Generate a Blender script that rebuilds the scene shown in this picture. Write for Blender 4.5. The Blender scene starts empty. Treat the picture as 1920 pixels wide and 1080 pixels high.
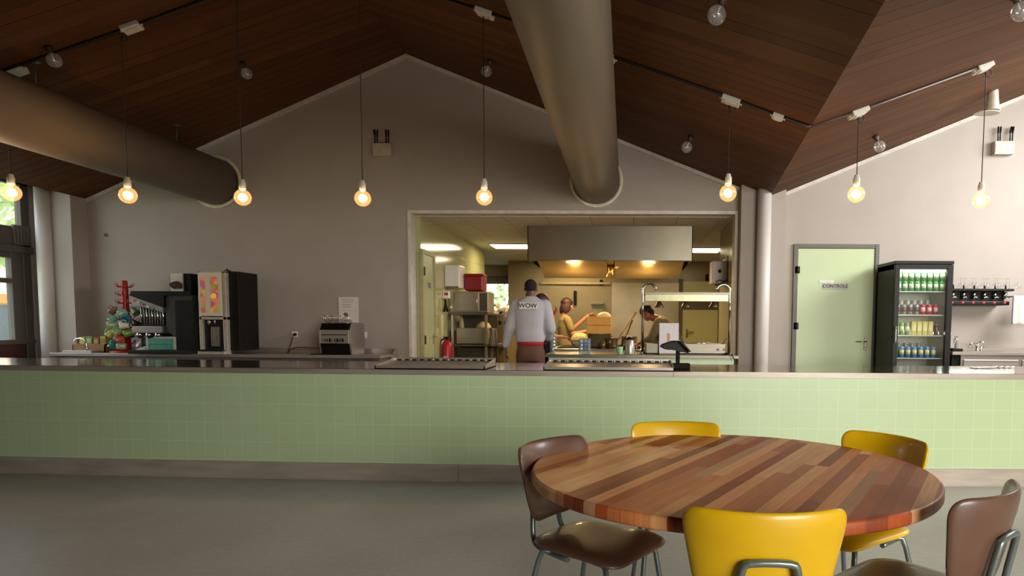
import bpy, bmesh, math, random
from mathutils import Vector, Matrix
random.seed(7)
S = bpy.context.scene
COL = S.collection
PI = math.pi

# ------------------------------------------------------------------ camera
CF, CYAW, CPITCH, CROLL, CPX, CPY = 1240.189, -0.0239247, -0.0658249, 0.0069810, 1143.931, 691.823
EYE = Vector((0, 0, 1.27))
_cy, _sy, _cp, _sp = math.cos(CYAW), math.sin(CYAW), math.cos(CPITCH), math.sin(CPITCH)
FW = Vector((_sy*_cp, _cy*_cp, _sp))
_r = Vector((_cy, -_sy, 0)); _u = _r.cross(FW)
RT = math.cos(CROLL)*_r + math.sin(CROLL)*_u
UP = -math.sin(CROLL)*_r + math.cos(CROLL)*_u
cam_d = bpy.data.cameras.new('camera'); cam = bpy.data.objects.new('camera', cam_d); COL.objects.link(cam)
m = Matrix((RT, UP, -FW)).transposed().to_4x4(); m.translation = EYE
cam.matrix_world = m
cam_d.sensor_width = 36; cam_d.lens = CF*36/1920
cam_d.shift_x = (960-CPX)/1920; cam_d.shift_y = (CPY-540)/1920
cam_d.clip_end = 300
S.camera = cam
S.view_settings.view_transform = 'Standard'; S.view_settings.look = 'None'
S.view_settings.gamma = 1; S.view_settings.use_curve_mapping = False
S.view_settings.exposure = 0.0

# ------------------------------------------------------------------ world and large lights
W = bpy.data.worlds.new('sky'); S.world = W; W.use_nodes = True
bg = W.node_tree.nodes['Background']; bg.inputs[0].default_value = (0.86, 0.93, 1.0, 1); bg.inputs[1].default_value = 4.0

def area(name, loc, rot, sx, sy, watts, col, spread=180):
    l = bpy.data.lights.new(name, 'AREA'); l.shape = 'RECTANGLE'; l.size = sx; l.size_y = sy
    l.energy = watts; l.color = col; l.spread = math.radians(spread)
    o = bpy.data.objects.new(name, l); COL.objects.link(o); o.location = loc; o.rotation_euler = rot
    return o
# daylight entering by the glazing of the right wall, the rear wall and the left wall
area('daylight_right', (6.9, 6.35, 3.75), (0, math.radians(60), math.radians(-28)), 1.5, 3.3, 250, (1.0, .975, .965), 125)
area('daylight_rear', (4.3, -3.8, 2.0), (math.radians(66), 0, 0), 4.8, 2.4, 430, (1.0, .95, .87), 120)
area('daylight_left', (-7.80, 7.5, 2.0), (0, math.radians(-75), 0), 2.0, 1.8, 9, (.92, 1.0, .96))

# ------------------------------------------------------------------ pixel rays (surveying the photo)
def ray(x, y): return FW + RT*((x-CPX)/CF) - UP*((y-CPY)/CF)
def at(x, y, Y): d = ray(x, y); return EYE + d*(Y/d.y)
def atz(x, y, Z): d = ray(x, y); return EYE + d*((Z-EYE.z)/d.z)
def atx(x, y, X): d = ray(x, y); return EYE + d*(X/d.x)
def onplane(x, y, P, n): d = ray(x, y); return EYE + d*((P-EYE).dot(n)/d.dot(n))

# ------------------------------------------------------------------ materials
def lin(c):
    if isinstance(c, str):
        c = [int(c[i:i+2], 16)/255 for i in (0, 2, 4)]
    return tuple((v/12.92 if v <= .04045 else ((v+.055)/1.055)**2.4) for v in c)
_M = {}
def nodes(name):
    m = bpy.data.materials.new(name); m.use_nodes = True
    nt = m.node_tree; return m, nt, nt.nodes, nt.links, nt.nodes['Principled BSDF']
def mat(name, c, rough=.5, metal=0., var=.12, scale=12., stretch=None, bump=0., coat=0., spec=.5, alpha=1.):
    if name in _M: return _M[name]
    m, nt, N, L, b = nodes(name)
    c = lin(c)
    tc = N.new('ShaderNodeTexCoord'); src = tc.outputs['Object']
    if stretch:
        mp = N.new('ShaderNodeMapping'); mp.inputs['Scale'].default_value = stretch
        L.new(src, mp.inputs[0]); src = mp.outputs[0]
    nz = N.new('ShaderNodeTexNoise'); nz.inputs['Scale'].default_value = scale; nz.inputs['Detail'].default_value = 4
    L.new(src, nz.inputs['Vector'])
    rp = N.new('ShaderNodeValToRGB')
    rp.color_ramp.elements[0].position = .3; rp.color_ramp.elements[1].position = .7
    rp.color_ramp.elements[0].color = tuple(v*(1-var) for v in c)+(1,)
    rp.color_ramp.elements[1].color = tuple(min(1, v*(1+var)) for v in c)+(1,)
    L.new(nz.outputs['Fac'], rp.inputs[0]); L.new(rp.outputs[0], b.inputs['Base Color'])
    b.inputs['Roughness'].default_value = rough; b.inputs['Metallic'].default_value = metal
    b.inputs['Coat Weight'].default_value = coat; b.inputs['Specular IOR Level'].default_value = spec
    b.inputs['Alpha'].default_value = alpha
    if bump:
        bp = N.new('ShaderNodeBump'); bp.inputs['Strength'].default_value = bump; bp.inputs['Distance'].default_value = .01
        L.new(nz.outputs['Fac'], bp.inputs['Height']); L.new(bp.outputs[0], b.inputs['Normal'])
    _M[name] = m; return m
def emit(name, c, s):
    if name in _M: return _M[name]
    m, nt, N, L, b = nodes(name); c = lin(c)
    b.inputs['Base Color'].default_value = c+(1,); b.inputs['Emission Color'].default_value = c+(1,)
    b.inputs['Emission Strength'].default_value = s
    _M[name] = m; return m
def thin_glass(name, tint=(1, 1, 1), refl=.12, glow=None, gs=0., body=0., ior=1.45):
    if name in _M: return _M[name]
    m, nt, N, L, b = nodes(name); N.remove(b); out = N['Material Output']
    t = N.new('ShaderNodeBsdfTransparent'); t.inputs[0].default_value = tuple(tint)+(1,)
    g = N.new('ShaderNodeBsdfGlossy'); g.inputs['Roughness'].default_value = .04
    lw = N.new('ShaderNodeLayerWeight'); lw.inputs[0].default_value = .5
    pw = N.new('ShaderNodeMath'); pw.operation = 'POWER'; pw.inputs[1].default_value = 4; L.new(lw.outputs['Facing'], pw.inputs[0])
    ad = N.new('ShaderNodeMath'); ad.operation = 'MULTIPLY_ADD'; ad.inputs[1].default_value = .8; ad.inputs[2].default_value = refl; ad.use_clamp = True
    L.new(pw.outputs[0], ad.inputs[0])
    mx = N.new('ShaderNodeMixShader'); L.new(ad.outputs[0], mx.inputs[0]); L.new(t.outputs[0], mx.inputs[1]); L.new(g.outputs[0], mx.inputs[2])
    last = mx.outputs[0]
    if body:
        d = N.new('ShaderNodeBsdfDiffuse'); d.inputs[0].default_value = tuple(tint)+(1,)
        m2 = N.new('ShaderNodeMixShader'); m2.inputs[0].default_value = body; L.new(last, m2.inputs[1]); L.new(d.outputs[0], m2.inputs[2]); last = m2.outputs[0]
    if glow:
        e = N.new('ShaderNodeEmission'); e.inputs[0].default_value = lin(glow)+(1,); e.inputs[1].default_value = gs
        a = N.new('ShaderNodeAddShader'); L.new(last, a.inputs[0]); L.new(e.outputs[0], a.inputs[1]); last = a.outputs[0]
    L.new(last, out.inputs[0]); _M[name] = m; return m
def M_(N, L, op, a, b=None, c=None):
    n = N.new('ShaderNodeMath'); n.operation = op
    for i, v in enumerate((a, b, c)):
        if v is None: continue
        if isinstance(v, (int, float)): n.inputs[i].default_value = v
        else: L.new(v, n.inputs[i])
    return n.outputs[0]
def staves(name, width, length, ramp, rough, uv=True, rot=0., gap=.0, gapcol='100800', grain=.2, bump=.15, spec=.5, gapsel=0., coat=0.):
    """boards laid side by side, every board its own tone"""
    m, nt, N, L, b = nodes(name)
    tc = N.new('ShaderNodeTexCoord'); mp = N.new('ShaderNodeMapping'); mp.inputs['Rotation'].default_value = (0, 0, rot)
    L.new(tc.outputs['UV' if uv else 'Object'], mp.inputs[0])
    sp = N.new('ShaderNodeSeparateXYZ'); L.new(mp.outputs[0], sp.inputs[0]); u, v = sp.outputs[0], sp.outputs[1]
    vr = M_(N, L, 'DIVIDE', v, width); row = M_(N, L, 'FLOOR', vr)
    wn = N.new('ShaderNodeTexWhiteNoise'); wn.noise_dimensions = '1D'; L.new(row, wn.inputs['W'])
    off = M_(N, L, 'MULTIPLY', wn.outputs['Value'], 7.3)
    ul = M_(N, L, 'ADD', M_(N, L, 'DIVIDE', u, length), off); cl = M_(N, L, 'FLOOR', ul)
    cb = N.new('ShaderNodeCombineXYZ'); L.new(row, cb.inputs[0]); L.new(cl, cb.inputs[1])
    w2 = N.new('ShaderNodeTexWhiteNoise'); w2.noise_dimensions = '3D'; L.new(cb.outputs[0], w2.inputs['Vector'])
    rp = N.new('ShaderNodeValToRGB'); rp.color_ramp.interpolation = 'LINEAR'
    E_ = rp.color_ramp.elements
    while len(E_) < len(ramp): E_.new(.5)
    for i, (p, c) in enumerate(ramp): E_[i].position = p; E_[i].color = lin(c)+(1,)
    L.new(w2.outputs['Value'], rp.inputs[0])
    m2 = N.new('ShaderNodeMapping'); m2.inputs['Scale'].default_value = (2.2, 45, 1); L.new(mp.outputs[0], m2.inputs[0])
    ofs = N.new('ShaderNodeVectorMath'); ofs.operation = 'ADD'; L.new(m2.outputs[0], ofs.inputs[0]); L.new(w2.outputs['Color'], ofs.inputs[1])
    nz = N.new('ShaderNodeTexNoise'); nz.inputs['Scale'].default_value = 2.5; nz.inputs['Detail'].default_value = 6; L.new(ofs.outputs[0], nz.inputs['Vector'])
    mr = N.new('ShaderNodeMapRange'); mr.inputs[1].default_value = .3; mr.inputs[2].default_value = .7; mr.inputs[3].default_value = 1-grain; mr.inputs[4].default_value = 1+grain
    L.new(nz.outputs['Fac'], mr.inputs[0])
    mul = N.new('ShaderNodeVectorMath'); mul.operation = 'SCALE'; L.new(rp.outputs[0], mul.inputs[0]); L.new(mr.outputs[0], mul.inputs['Scale'])
    col = mul.outputs[0]
    if gap:
        fr = M_(N, L, 'FRACT', vr); g = M_(N, L, 'LESS_THAN', fr, gap)
        if gapsel:      # only some joints stand open
            g = M_(N, L, 'MULTIPLY', g, M_(N, L, 'ADD', M_(N, L, 'MULTIPLY', M_(N, L, 'LESS_THAN', wn.outputs['Value'], gapsel), .75), .25))
        mx = N.new('ShaderNodeMix'); mx.data_type = 'RGBA'; L.new(g, mx.inputs[0]); L.new(col, mx.inputs[6]); mx.inputs[7].default_value = lin(gapcol)+(1,)
        col = mx.outputs[2]
    L.new(col, b.inputs['Base Color']); b.inputs['Roughness'].default_value = rough; b.inputs['Specular IOR Level'].default_value = spec
    b.inputs['Coat Weight'].default_value = coat; b.inputs['Coat Roughness'].default_value = .25
    if bump:
        bp = N.new('ShaderNodeBump'); bp.inputs['Strength'].default_value = bump; bp.inputs['Distance'].default_value = .003
        L.new(nz.outputs['Fac'], bp.inputs['Height']); L.new(bp.outputs[0], b.inputs['Normal'])
    return m
def tiles(name, c, mortar, size, ox=0., oz=0., rough=.25, axis='XZ', gap=.018, var=.04, ramp=None):
    m, nt, N, L, b = nodes(name)
    tc = N.new('ShaderNodeTexCoord'); sp = N.new('ShaderNodeSeparateXYZ'); L.new(tc.outputs['Object'], sp.inputs[0])
    a = sp.outputs['XYZ'.index(axis[0])]; z = sp.outputs['XYZ'.index(axis[1])]
    ua = M_(N, L, 'DIVIDE', M_(N, L, 'SUBTRACT', a, ox), size); ub = M_(N, L, 'DIVIDE', M_(N, L, 'SUBTRACT', z, oz), size)
    fa, fb = M_(N, L, 'FRACT', ua), M_(N, L, 'FRACT', ub)
    g = M_(N, L, 'MAXIMUM', M_(N, L, 'LESS_THAN', fa, gap), M_(N, L, 'LESS_THAN', fb, gap))
    cb = N.new('ShaderNodeCombineXYZ'); L.new(M_(N, L, 'FLOOR', ua), cb.inputs[0]); L.new(M_(N, L, 'FLOOR', ub), cb.inputs[1])
    wn = N.new('ShaderNodeTexWhiteNoise'); L.new(cb.outputs[0], wn.inputs['Vector'])
    mr = N.new('ShaderNodeMapRange'); mr.inputs[3].default_value = 1-var; mr.inputs[4].default_value = 1+var; L.new(wn.outputs['Value'], mr.inputs[0])
    rgb = N.new('ShaderNodeRGB'); rgb.outputs[0].default_value = lin(c)+(1,)
    sc = N.new('ShaderNodeVectorMath'); sc.operation = 'SCALE'; L.new(rgb.outputs[0], sc.inputs[0]); L.new(mr.outputs[0], sc.inputs['Scale'])
    mx = N.new('ShaderNodeMix'); mx.data_type = 'RGBA'; L.new(g, mx.inputs[0]); L.new(sc.outputs[0], mx.inputs[6]); mx.inputs[7].default_value = lin(mortar)+(1,)
    L.new(mx.outputs[2], b.inputs['Base Color']); b.inputs['Roughness'].default_value = rough
    bp = N.new('ShaderNodeBump'); bp.invert = True; bp.inputs['Strength'].default_value = .3; bp.inputs['Distance'].default_value = .002
    L.new(g, bp.inputs['Height']); L.new(bp.outputs[0], b.inputs['Normal'])
    return m

# ------------------------------------------------------------------ mesh builder
class MB:
    def __init__(s): s.bm = bmesh.new(); s.uv = None
    def poly(s, pts, smooth=False):
        f = s.bm.faces.new([s.bm.verts.new(p) for p in pts]); f.smooth = smooth; return s
    def box(s, x0, x1, y0, y1, z0, z1, bev=0., seg=2, mtx=None):
        r = bmesh.ops.create_cube(s.bm, size=1.)
        vs = r['verts']
        for v in vs: v.co = Vector(((x0+x1)/2+v.co.x*abs(x1-x0), (y0+y1)/2+v.co.y*abs(y1-y0), (z0+z1)/2+v.co.z*abs(z1-z0)))
        if mtx is not None:
            for v in vs: v.co = mtx @ v.co
        if bev:
            es = list({e for v in vs for e in v.link_edges})
            bmesh.ops.bevel(s.bm, geom=es, offset=bev, segments=seg, affect='EDGES', profile=.5)
        return s
    def prism(s, pts, axis, a0, a1, bev=0.):
        """pts in the plane of the two other axes (XZ for 'y', XY for 'z', YZ for 'x')"""
        def P(p, a):
            return {'y': (p[0], a, p[1]), 'z': (p[0], p[1], a), 'x': (a, p[0], p[1])}[axis]
        A = [s.bm.verts.new(P(p, a0)) for p in pts]; B = [s.bm.verts.new(P(p, a1)) for p in pts]
        fs = [s.bm.faces.new(A), s.bm.faces.new(B[::-1])]
        n = len(pts)
        for i in range(n): fs.append(s.bm.faces.new((A[i], B[i], B[(i+1) % n], A[(i+1) % n])))
        if bev:
            bmesh.ops.bevel(s.bm, geom=list({e for f in fs for e in f.edges}), offset=bev, segments=2, affect='EDGES', profile=.5)
        return s
    def rings(s, R, closed=False, caps=True, smooth=True):
        V = [[s.bm.verts.new(p) for p in ring] for ring in R]
        n = len(V[0]); k = len(V)
        for i in range(k if closed else k-1):
            a, b = V[i], V[(i+1) % k]
            for j in range(n):
                f = s.bm.faces.new((a[j], a[(j+1) % n], b[(j+1) % n], b[j])); f.smooth = smooth
        if caps and not closed:
            s.bm.faces.new(V[0][::-1]); s.bm.faces.new(V[-1])
        return s
    def cyl(s, p0, p1, r0, r1=None, seg=16, caps=True, smooth=True):
        r1 = r0 if r1 is None else r1
        return s.tube([p0, p1], [r0, r1], seg, caps=caps, smooth=smooth)
    def tube(s, pts, r, seg=10, caps=True, closed=False, smooth=True):
        P = [Vector(p) for p in pts]; n = len(P)
        if not isinstance(r, (list, tuple)): r = [r]*n
        R = []; prev = None
        for i, p in enumerate(P):
            if closed: t = (P[(i+1) % n]-P[i-1])
            else: t = (P[min(i+1, n-1)]-P[max(i-1, 0)])
            t.normalize()
            if prev is None:
                a = Vector((0, 0, 1)) if abs(t.z) < .9 else Vector((1, 0, 0))
                x = t.cross(a).normalized()
            else:
                x = (prev - t*prev.dot(t)).normalized()
            prev = x; y = t.cross(x)
            R.append([p+(x*math.cos(2*PI*j/seg)+y*math.sin(2*PI*j/seg))*r[i] for j in range(seg)])
        return s.rings(R, closed=closed, caps=caps, smooth=smooth)
    def lathe(s, prof, c=(0, 0, 0), seg=24, axis='z', smooth=True, mtx=None):
        R = []
        for r, h in prof:
            ring = []
            for j in range(seg):
                a = 2*PI*j/seg; x, y = max(r, 1e-4)*math.cos(a), max(r, 1e-4)*math.sin(a)
                p = {'z': Vector((x, y, h)), 'y': Vector((x, h, -y)), 'x': Vector((h, x, y))}[axis]
                if mtx is not None: p = mtx @ p
                ring.append(p+Vector(c))
            R.append(ring)
        return s.rings(R, caps=True, smooth=smooth)
    def ball(s, c, rx, ry=None, rz=None, seg=16, rng=10, mtx=None):
        ry = ry or rx; rz = rz or rx
        R = []
        for i in range(rng+1):
            t = -PI/2+PI*i/rng; q = max(math.cos(t), .02)
            ring = []
            for j in range(seg):
                p = Vector((rx*q*math.cos(2*PI*j/seg), ry*q*math.sin(2*PI*j/seg), rz*math.sin(t)))
                if mtx is not None: p = mtx @ p
                ring.append(p+Vector(c))
            R.append(ring)
        return s.rings(R)
    def pillow(s, outline, top, bot, f=None, p=2.6, rs=(1, .985, .94, .86, .7, .45, .2, .04)):
        """a cushion grown from a 2D outline; f maps (x, y, h) into space"""
        f = f or (lambda x, y, h: (x, y, h))
        cx = sum(q[0] for q in outline)/len(outline); cy = sum(q[1] for q in outline)/len(outline)
        R = []
        for r in rs[::-1]:
            h = top*(max(0, 1-r**p))**.5
            R.append([f(cx+(x-cx)*r, cy+(y-cy)*r, h) for x, y in outline])
        for r in rs[1:]:
            h = -bot*(max(0, 1-r**p))**.5
            R.append([f(cx+(x-cx)*r, cy+(y-cy)*r, h) for x, y in outline])
        return s.rings(R)
    def build(s, name, mt, parent=None, loc=None, rot=None, uvf=None):
        bm = s.bm
        bmesh.ops.recalc_face_normals(bm, faces=bm.faces[:])
        if uvf:
            lay = bm.loops.layers.uv.new('UVMap')
            for f in bm.faces:
                for l in f.loops: l[lay].uv = uvf(l.vert.co)
        me = bpy.data.meshes.new(name); bm.to_mesh(me); bm.free()
        for m_ in (mt if isinstance(mt, (list, tuple)) else [mt]): me.materials.append(m_)
        o = bpy.data.objects.new(name, me); COL.objects.link(o)
        if parent is not None: o.parent = parent
        if loc is not None: o.location = loc
        if rot is not None: o.rotation_euler = rot
        return o
def tag(o, label=None, cat=None, group=None, kind=None):
    if label: o['label'] = label
    if cat: o['category'] = cat
    if group: o['group'] = group
    if kind: o['kind'] = kind
    return o
def thing(name, loc, label, cat, group=None, rz=0., kind=None):
    o = bpy.data.objects.new(name, None); COL.objects.link(o); o.location = loc; o.rotation_euler = (0, 0, rz)
    o.empty_display_size = .1
    return tag(o, label, cat, group, kind)
def struct(o): o['kind'] = 'structure'; return o
def copy_tree(o, parent=None):
    c = o.copy(); COL.objects.link(c)
    if parent is not None: c.parent = parent
    for ch in list(o.children): copy_tree(ch, c)
    return c
def text(body, size, mt, parent, loc, rot, name='lettering', depth=.0008, bold=0.):
    cu = bpy.data.curves.new('t', 'FONT'); cu.body = body; cu.size = size; cu.align_x = 'CENTER'; cu.align_y = 'CENTER'
    cu.extrude = depth; cu.offset = bold
    t = bpy.data.objects.new('t', cu); COL.objects.link(t)
    me = bpy.data.meshes.new_from_object(t.evaluated_get(bpy.context.evaluated_depsgraph_get()))
    bpy.data.objects.remove(t)
    me.materials.clear(); me.materials.append(mt); me.name = name
    o = bpy.data.objects.new(name, me); COL.objects.link(o)
    if parent is not None: o.parent = parent
    o.location = loc; o.rotation_euler = rot
    return o
def arc(c, r, a0, a1, n, plane='xz'):
    out = []
    for i in range(n+1):
        a = a0+(a1-a0)*i/n; x, y = r*math.cos(a), r*math.sin(a)
        out.append(Vector(c)+{'xz': Vector((x, 0, y)), 'yz': Vector((0, x, y)), 'xy': Vector((x, y, 0))}[plane])
    return out
def rrect(w0, w1, h, rad, n=6, z0=0.):
    """rounded trapezoid outline, width w0 at the bottom, w1 at the top"""
    P = [(-w0/2, z0), (w0/2, z0), (w1/2, z0+h), (-w1/2, z0+h)]
    rads = rad if isinstance(rad, (list, tuple)) else [rad]*4
    out = []
    for i in range(4):
        p, q, r = Vector(P[i-1]), Vector(P[i]), Vector(P[(i+1) % 4])
        a = q+(p-q).normalized()*rads[i]; b = q+(r-q).normalized()*rads[i]
        for k in range(n+1):
            t = k/n; out.append(tuple(a*(1-t)**2+q*2*t*(1-t)+b*t*t))
    # densify straight runs
    res = []
    for i in range(len(out)):
        a, b = Vector(out[i]), Vector(out[(i+1) % len(out)]); L_ = (b-a).length
        k = max(1, int(L_/.04))
        for j in range(k): res.append(tuple(a+(b-a)*j/k))
    return res

# common materials
STEEL = mat('stainless_steel', 'b0a89c', .3, .6, .10, 3., (1, 1, 30))
STEEL_D = mat('dull_stainless', '8f887e', .38, .6, .12, 4., (1, 1, 20))
CHROME = mat('chrome', 'd8d6d2', .08, 1., .03)
BLACK = mat('black_plastic', '0c0b0a', .4, 0, .2, spec=.2)
BLACKM = mat('matt_black', '100e0c', .7, 0, .2, spec=.2)
WHITE = mat('white_plastic', 'd8d4cc', .4, 0, .03)
RED = mat('red_plastic', 'a3161c', .35, 0, .08)
GLASS = thin_glass('clear_glass', (.97, .98, .98), .05)

# ================================================================== structure
plaster = mat('plaster', '9f958b', .75, 0, .03, 3., bump=.05)
column_paint = mat('column_paint', 'c4beb6', .45, 0, .03, 3.)
WY = 8.9
P0, EL, ER, FR = at(762, 102, WY), at(163, 373, WY), at(1441, 373, WY), at(1920, 177, WY)
XL, XR = -7.95, 7.0
slB = (FR.z-ER.z)/(FR.x-ER.x)
HX0, HX1, HZ = -2.94, 1.472, 2.79       # hatch
DX0, DX1, DZ = 2.205, 3.324, 2.36       # door opening
def roofz(x):
    if x < EL.x: return EL.z+(EL.x-x)*.42
    if x < P0.x: return EL.z+(x-EL.x)*(P0.z-EL.z)/(P0.x-EL.x)
    if x < ER.x: return P0.z+(x-P0.x)*(ER.z-P0.z)/(ER.x-P0.x)
    return ER.z+(x-ER.x)*slB
mb = MB()
def wp(x0, x1, z0):
    xs = [x0]+[x for x in (EL.x, P0.x, ER.x) if x0 < x < x1]+[x1]
    mb.prism([(x0, z0), (x1, z0)]+[(x, roofz(x)+.02) for x in xs[::-1]], 'y', WY, WY+.2)
wp(XL-.1, HX0, 0); wp(HX0, HX1, HZ); wp(HX1, DX0, 0); wp(DX0, DX1, DZ); wp(DX1, XR+.1, 0)
wall_back = struct(mb.build('wall_back', plaster))
# pilasters and round columns standing before the back wall
mb = MB(); a = at(101, 500, 8.63).x; b = at(137, 500, 8.63).x
mb.box(a, b, 8.63, WY, 0, 3.1); struct(mb.build('trim_1', plaster))
mb = MB(); a = at(1388, 500, 8.72).x; b = at(1471, 500, 8.72).x
mb.box(a, b, 8.72, WY, 0, 3.12); struct(mb.build('trim_2', plaster))
x = at(85.5, 500, 8.6).x; mb = MB(); mb.cyl((x, 8.6, 0), (x, 8.6, 3.12), .088, seg=32)
tag(mb.build('column', column_paint), 'round off white column in the left corner beside the windows', 'column', 'round columns', None)
x = at(1431, 500, 8.62).x; mb = MB(); mb.cyl((x, 8.62, 0), (x, 8.62, 3.06), .088, seg=32)
tag(mb.build('column', column_paint), 'round off white column between the kitchen hatch and the green door', 'column', 'round columns', None)
# slim coving under the ceiling on the wall
mb = MB()
for p, q in ((EL, P0), (P0, ER), (ER, FR+(FR-ER)*.55)):
    d = Vector((0, 0, -.055)); d2 = Vector((0, 0, -.005))
    A = [p+d2, q+d2, q+d, p+d]
    mb.prism([(v.x, v.z) for v in A], 'y', WY-.035, WY)
struct(mb.build('trim_3', mat('coving', 'bdb5ab', .6)))

# boarded ceiling: three big pitched fields and a narrow one at the left
ceil_ramp = [(0, '4d2e19'), (.35, '54341c'), (.7, '58371e'), (1, '603e24')]
ceiling_mat = staves('ceiling_boards', .14, 3.2, ceil_ramp, .6, gap=.06, gapcol='1a0e07', grain=.10, bump=.2, spec=.12, gapsel=.5)
V_ = Vector((1.444, 3.893, 3.111)); vd = (V_-ER).normalized()
def ceil_field(name, P, dirv, n):
    """P corner points; boards run along dirv"""
    n = Vector(n).normalized(); u = Vector(dirv); u = (u-n*u.dot(n)).normalized(); v = n.cross(u)
    mb = MB(); up = Vector((0, 0, .12))
    A = [mb.bm.verts.new(p) for p in P]; B = [mb.bm.verts.new(Vector(p)+up) for p in P]
    mb.bm.faces.new(A); mb.bm.faces.new(B[::-1])
    for i in range(len(P)): mb.bm.faces.new((A[i], A[(i+1) % len(P)], B[(i+1) % len(P)], B[i]))
    return struct(mb.build(name, ceiling_mat, uvf=lambda c: (c.dot(u), c.dot(v))))
YF, YB = -4.1, WY+.15
nA = (ER-P0).cross(Vector((0, 1, 0))).normalized()
nL = (EL-P0).cross(Vector((0, 1, 0))).normalized()
nB = (V_-ER).cross(FR-ER).normalized()
def onB(x, y): return Vector((x, y, ER.z-(nB.x*(x-ER.x)+nB.y*(y-ER.y))/nB.z))
def vall(y): return ER+vd*((y-ER.y)/vd.y)
def yv(p, y): return Vector((p.x, y, p.z))
ceil_field('ceiling', [yv(P0, YB), vall(YB), vall(YF), yv(P0, YF)], (1, -.15, 0), nA)
ceil_field('ceiling', [yv(P0, YB), yv(P0, YF), yv(EL, YF), yv(EL, YB)], (1, .15, 0), nL)
ceil_field('ceiling', [vall(YB), onB(XR+.1, YB), onB(XR+.1, YF), vall(YF)], (1, .2, 0), nB)
zl = EL.z+(EL.x-XL+.1)*.42
ceil_field('ceiling', [yv(EL, YB), yv(EL, YF), Vector((XL-.1, YF, zl)), Vector((XL-.1, YB, zl))], (1, 0, 0), (.42, 0, 1))

# floor
m, nt, N, L, b = nodes('concrete_floor')
tc = N.new('ShaderNodeTexCoord')
n1 = N.new('ShaderNodeTexNoise'); n1.inputs['Scale'].default_value = .9; n1.inputs['Detail'].default_value = 8; n1.inputs['Distortion'].default_value = .6
n2 = N.new('ShaderNodeTexNoise'); n2.inputs['Scale'].default_value = 28; n2.inputs['Detail'].default_value = 6
L.new(tc.outputs['Object'], n1.inputs[0]); L.new(tc.outputs['Object'], n2.inputs[0])
r1 = N.new('ShaderNodeValToRGB'); r1.color_ramp.elements[0].position = .3; r1.color_ramp.elements[1].position = .72
r1.color_ramp.elements[0].color = lin('9f9c95')+(1,); r1.color_ramp.elements[1].color = lin('b3b0a9')+(1,)
L.new(n1.outputs['Fac'], r1.inputs[0])
mr = N.new('ShaderNodeMapRange'); mr.inputs[1].default_value = .3; mr.inputs[2].default_value = .7; mr.inputs[3].default_value = .94; mr.inputs[4].default_value = 1.06; L.new(n2.outputs['Fac'], mr.inputs[0])
sc = N.new('ShaderNodeVectorMath'); sc.operation = 'SCALE'; L.new(r1.outputs[0], sc.inputs[0]); L.new(mr.outputs[0], sc.inputs['Scale'])
L.new(sc.outputs[0], b.inputs['Base Color']); b.inputs['Roughness'].default_value = .42; b.inputs['Specular IOR Level'].default_value = .35
floor_mat = m
mb = MB(); mb.box(-8.15, 7.1, -4.1, 9.1, -.1, 0); struct(mb.build('floor', floor_mat))
kfloor = tiles('kitchen_floor_tiles', '8a8274', '6a6458', .15, rough=.4, axis='XY')
mb = MB(); mb.box(-5.2, 4.6, 9.1, 16.7, -.1, 0); struct(mb.build('floor', kfloor))

# right, rear and left walls with their window openings
def wall_open(name, axis, pos, th, u0, u1, z0, z1, holes, mt):
    """wall in plane axis=pos, rectangular holes (u0,u1,z0,z1), not overlapping in u"""
    mb = MB(); cur = u0
    def add(a, b_, c, d):
        if b_-a < 1e-4 or d-c < 1e-4: return
        if axis == 'x': mb.box(pos, pos+th, a, b_, c, d)
        else: mb.box(a, b_, pos, pos+th, c, d)
    us = sorted({u0, u1}|{h[0] for h in holes}|{h[1] for h in holes})
    for a, b_ in zip(us[:-1], us[1:]):
        hs = sorted([h for h in holes if h[0] <= a+1e-6 and h[1] >= b_-1e-6], key=lambda h: h[2]); z = z0
        for h in hs: add(a, b_, z, h[2]); z = h[3]
        add(a, b_, z, z1)
    return struct(mb.build(name, mt))
wall_open('wall_right', 'x', XR, .15, -4.1, 9.1, 0, 5.6, [(4.6, 8.1, 2.9, 4.6)], plaster)
wall_open('wall_front', 'y', -4.1, .15, -8.1, 7.1, 0, 5.2, [(1.8, 6.8, .7, 3.3)], plaster)
brownwall = mat('dark_red_panel', '4a2420', .6)
wall_open('wall_left', 'x', XL-.15, .15, -4.1, 9.1, 0, 3.4, [(6.35, 8.74, .0, 3.12)], plaster)
winframe = mat('window_frame_paint', '5a524a', .55, 0, .05)
def window(n, parts, panes, sill=None):
    """frame bars (x0,x1,y0,y1,z0,z1) in one frame, one pane each"""
    o = MB()
    for q in parts: o.box(*q, bev=.006, seg=1)
    f = struct(o.build('window_%d' % n, winframe))
    for q in panes:
        p = MB(); p.box(*q); p.build('pane', GLASS, f)
    return f
# left glazing: big outer frame, transom band, casement and toplight seen at the edge of the photo
X0, X1 = XL-.11, XL-.02
fr = []
for (a, b_) in ((8.62, 8.74), (6.35, 6.45)): fr.append((X0, X1, a, b_, 0, 3.12))
fr += [(X0, X1, 6.35, 8.74, 2.25, 2.50), (X0, X1, 6.35, 8.74, 3.05, 3.12), (X0-.0, X1+.02, 6.35, 8.74, .97, 1.03), (X0, X1+.05, 6.35, 8.74, 2.16, 2.25)]
fr += [(X0, X1, 8.45, 8.62, 1.0, 2.25), (X0, X1, 6.45, 8.45, 1.765, 1.825), (X0, X1, 6.45, 8.45, 2.09, 2.2)]
window(1, fr, [(XL-.07, XL-.062, 6.45, 8.62, 2.5, 3.05), (XL-.07, XL-.062, 6.45, 8.45, 1.03, 2.1)])
mb = MB(); mb.box(X0+.01, X1-.01, 6.4, 8.62, 0, .98); struct(mb.build('trim_4', brownwall))
mb = MB()
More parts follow.
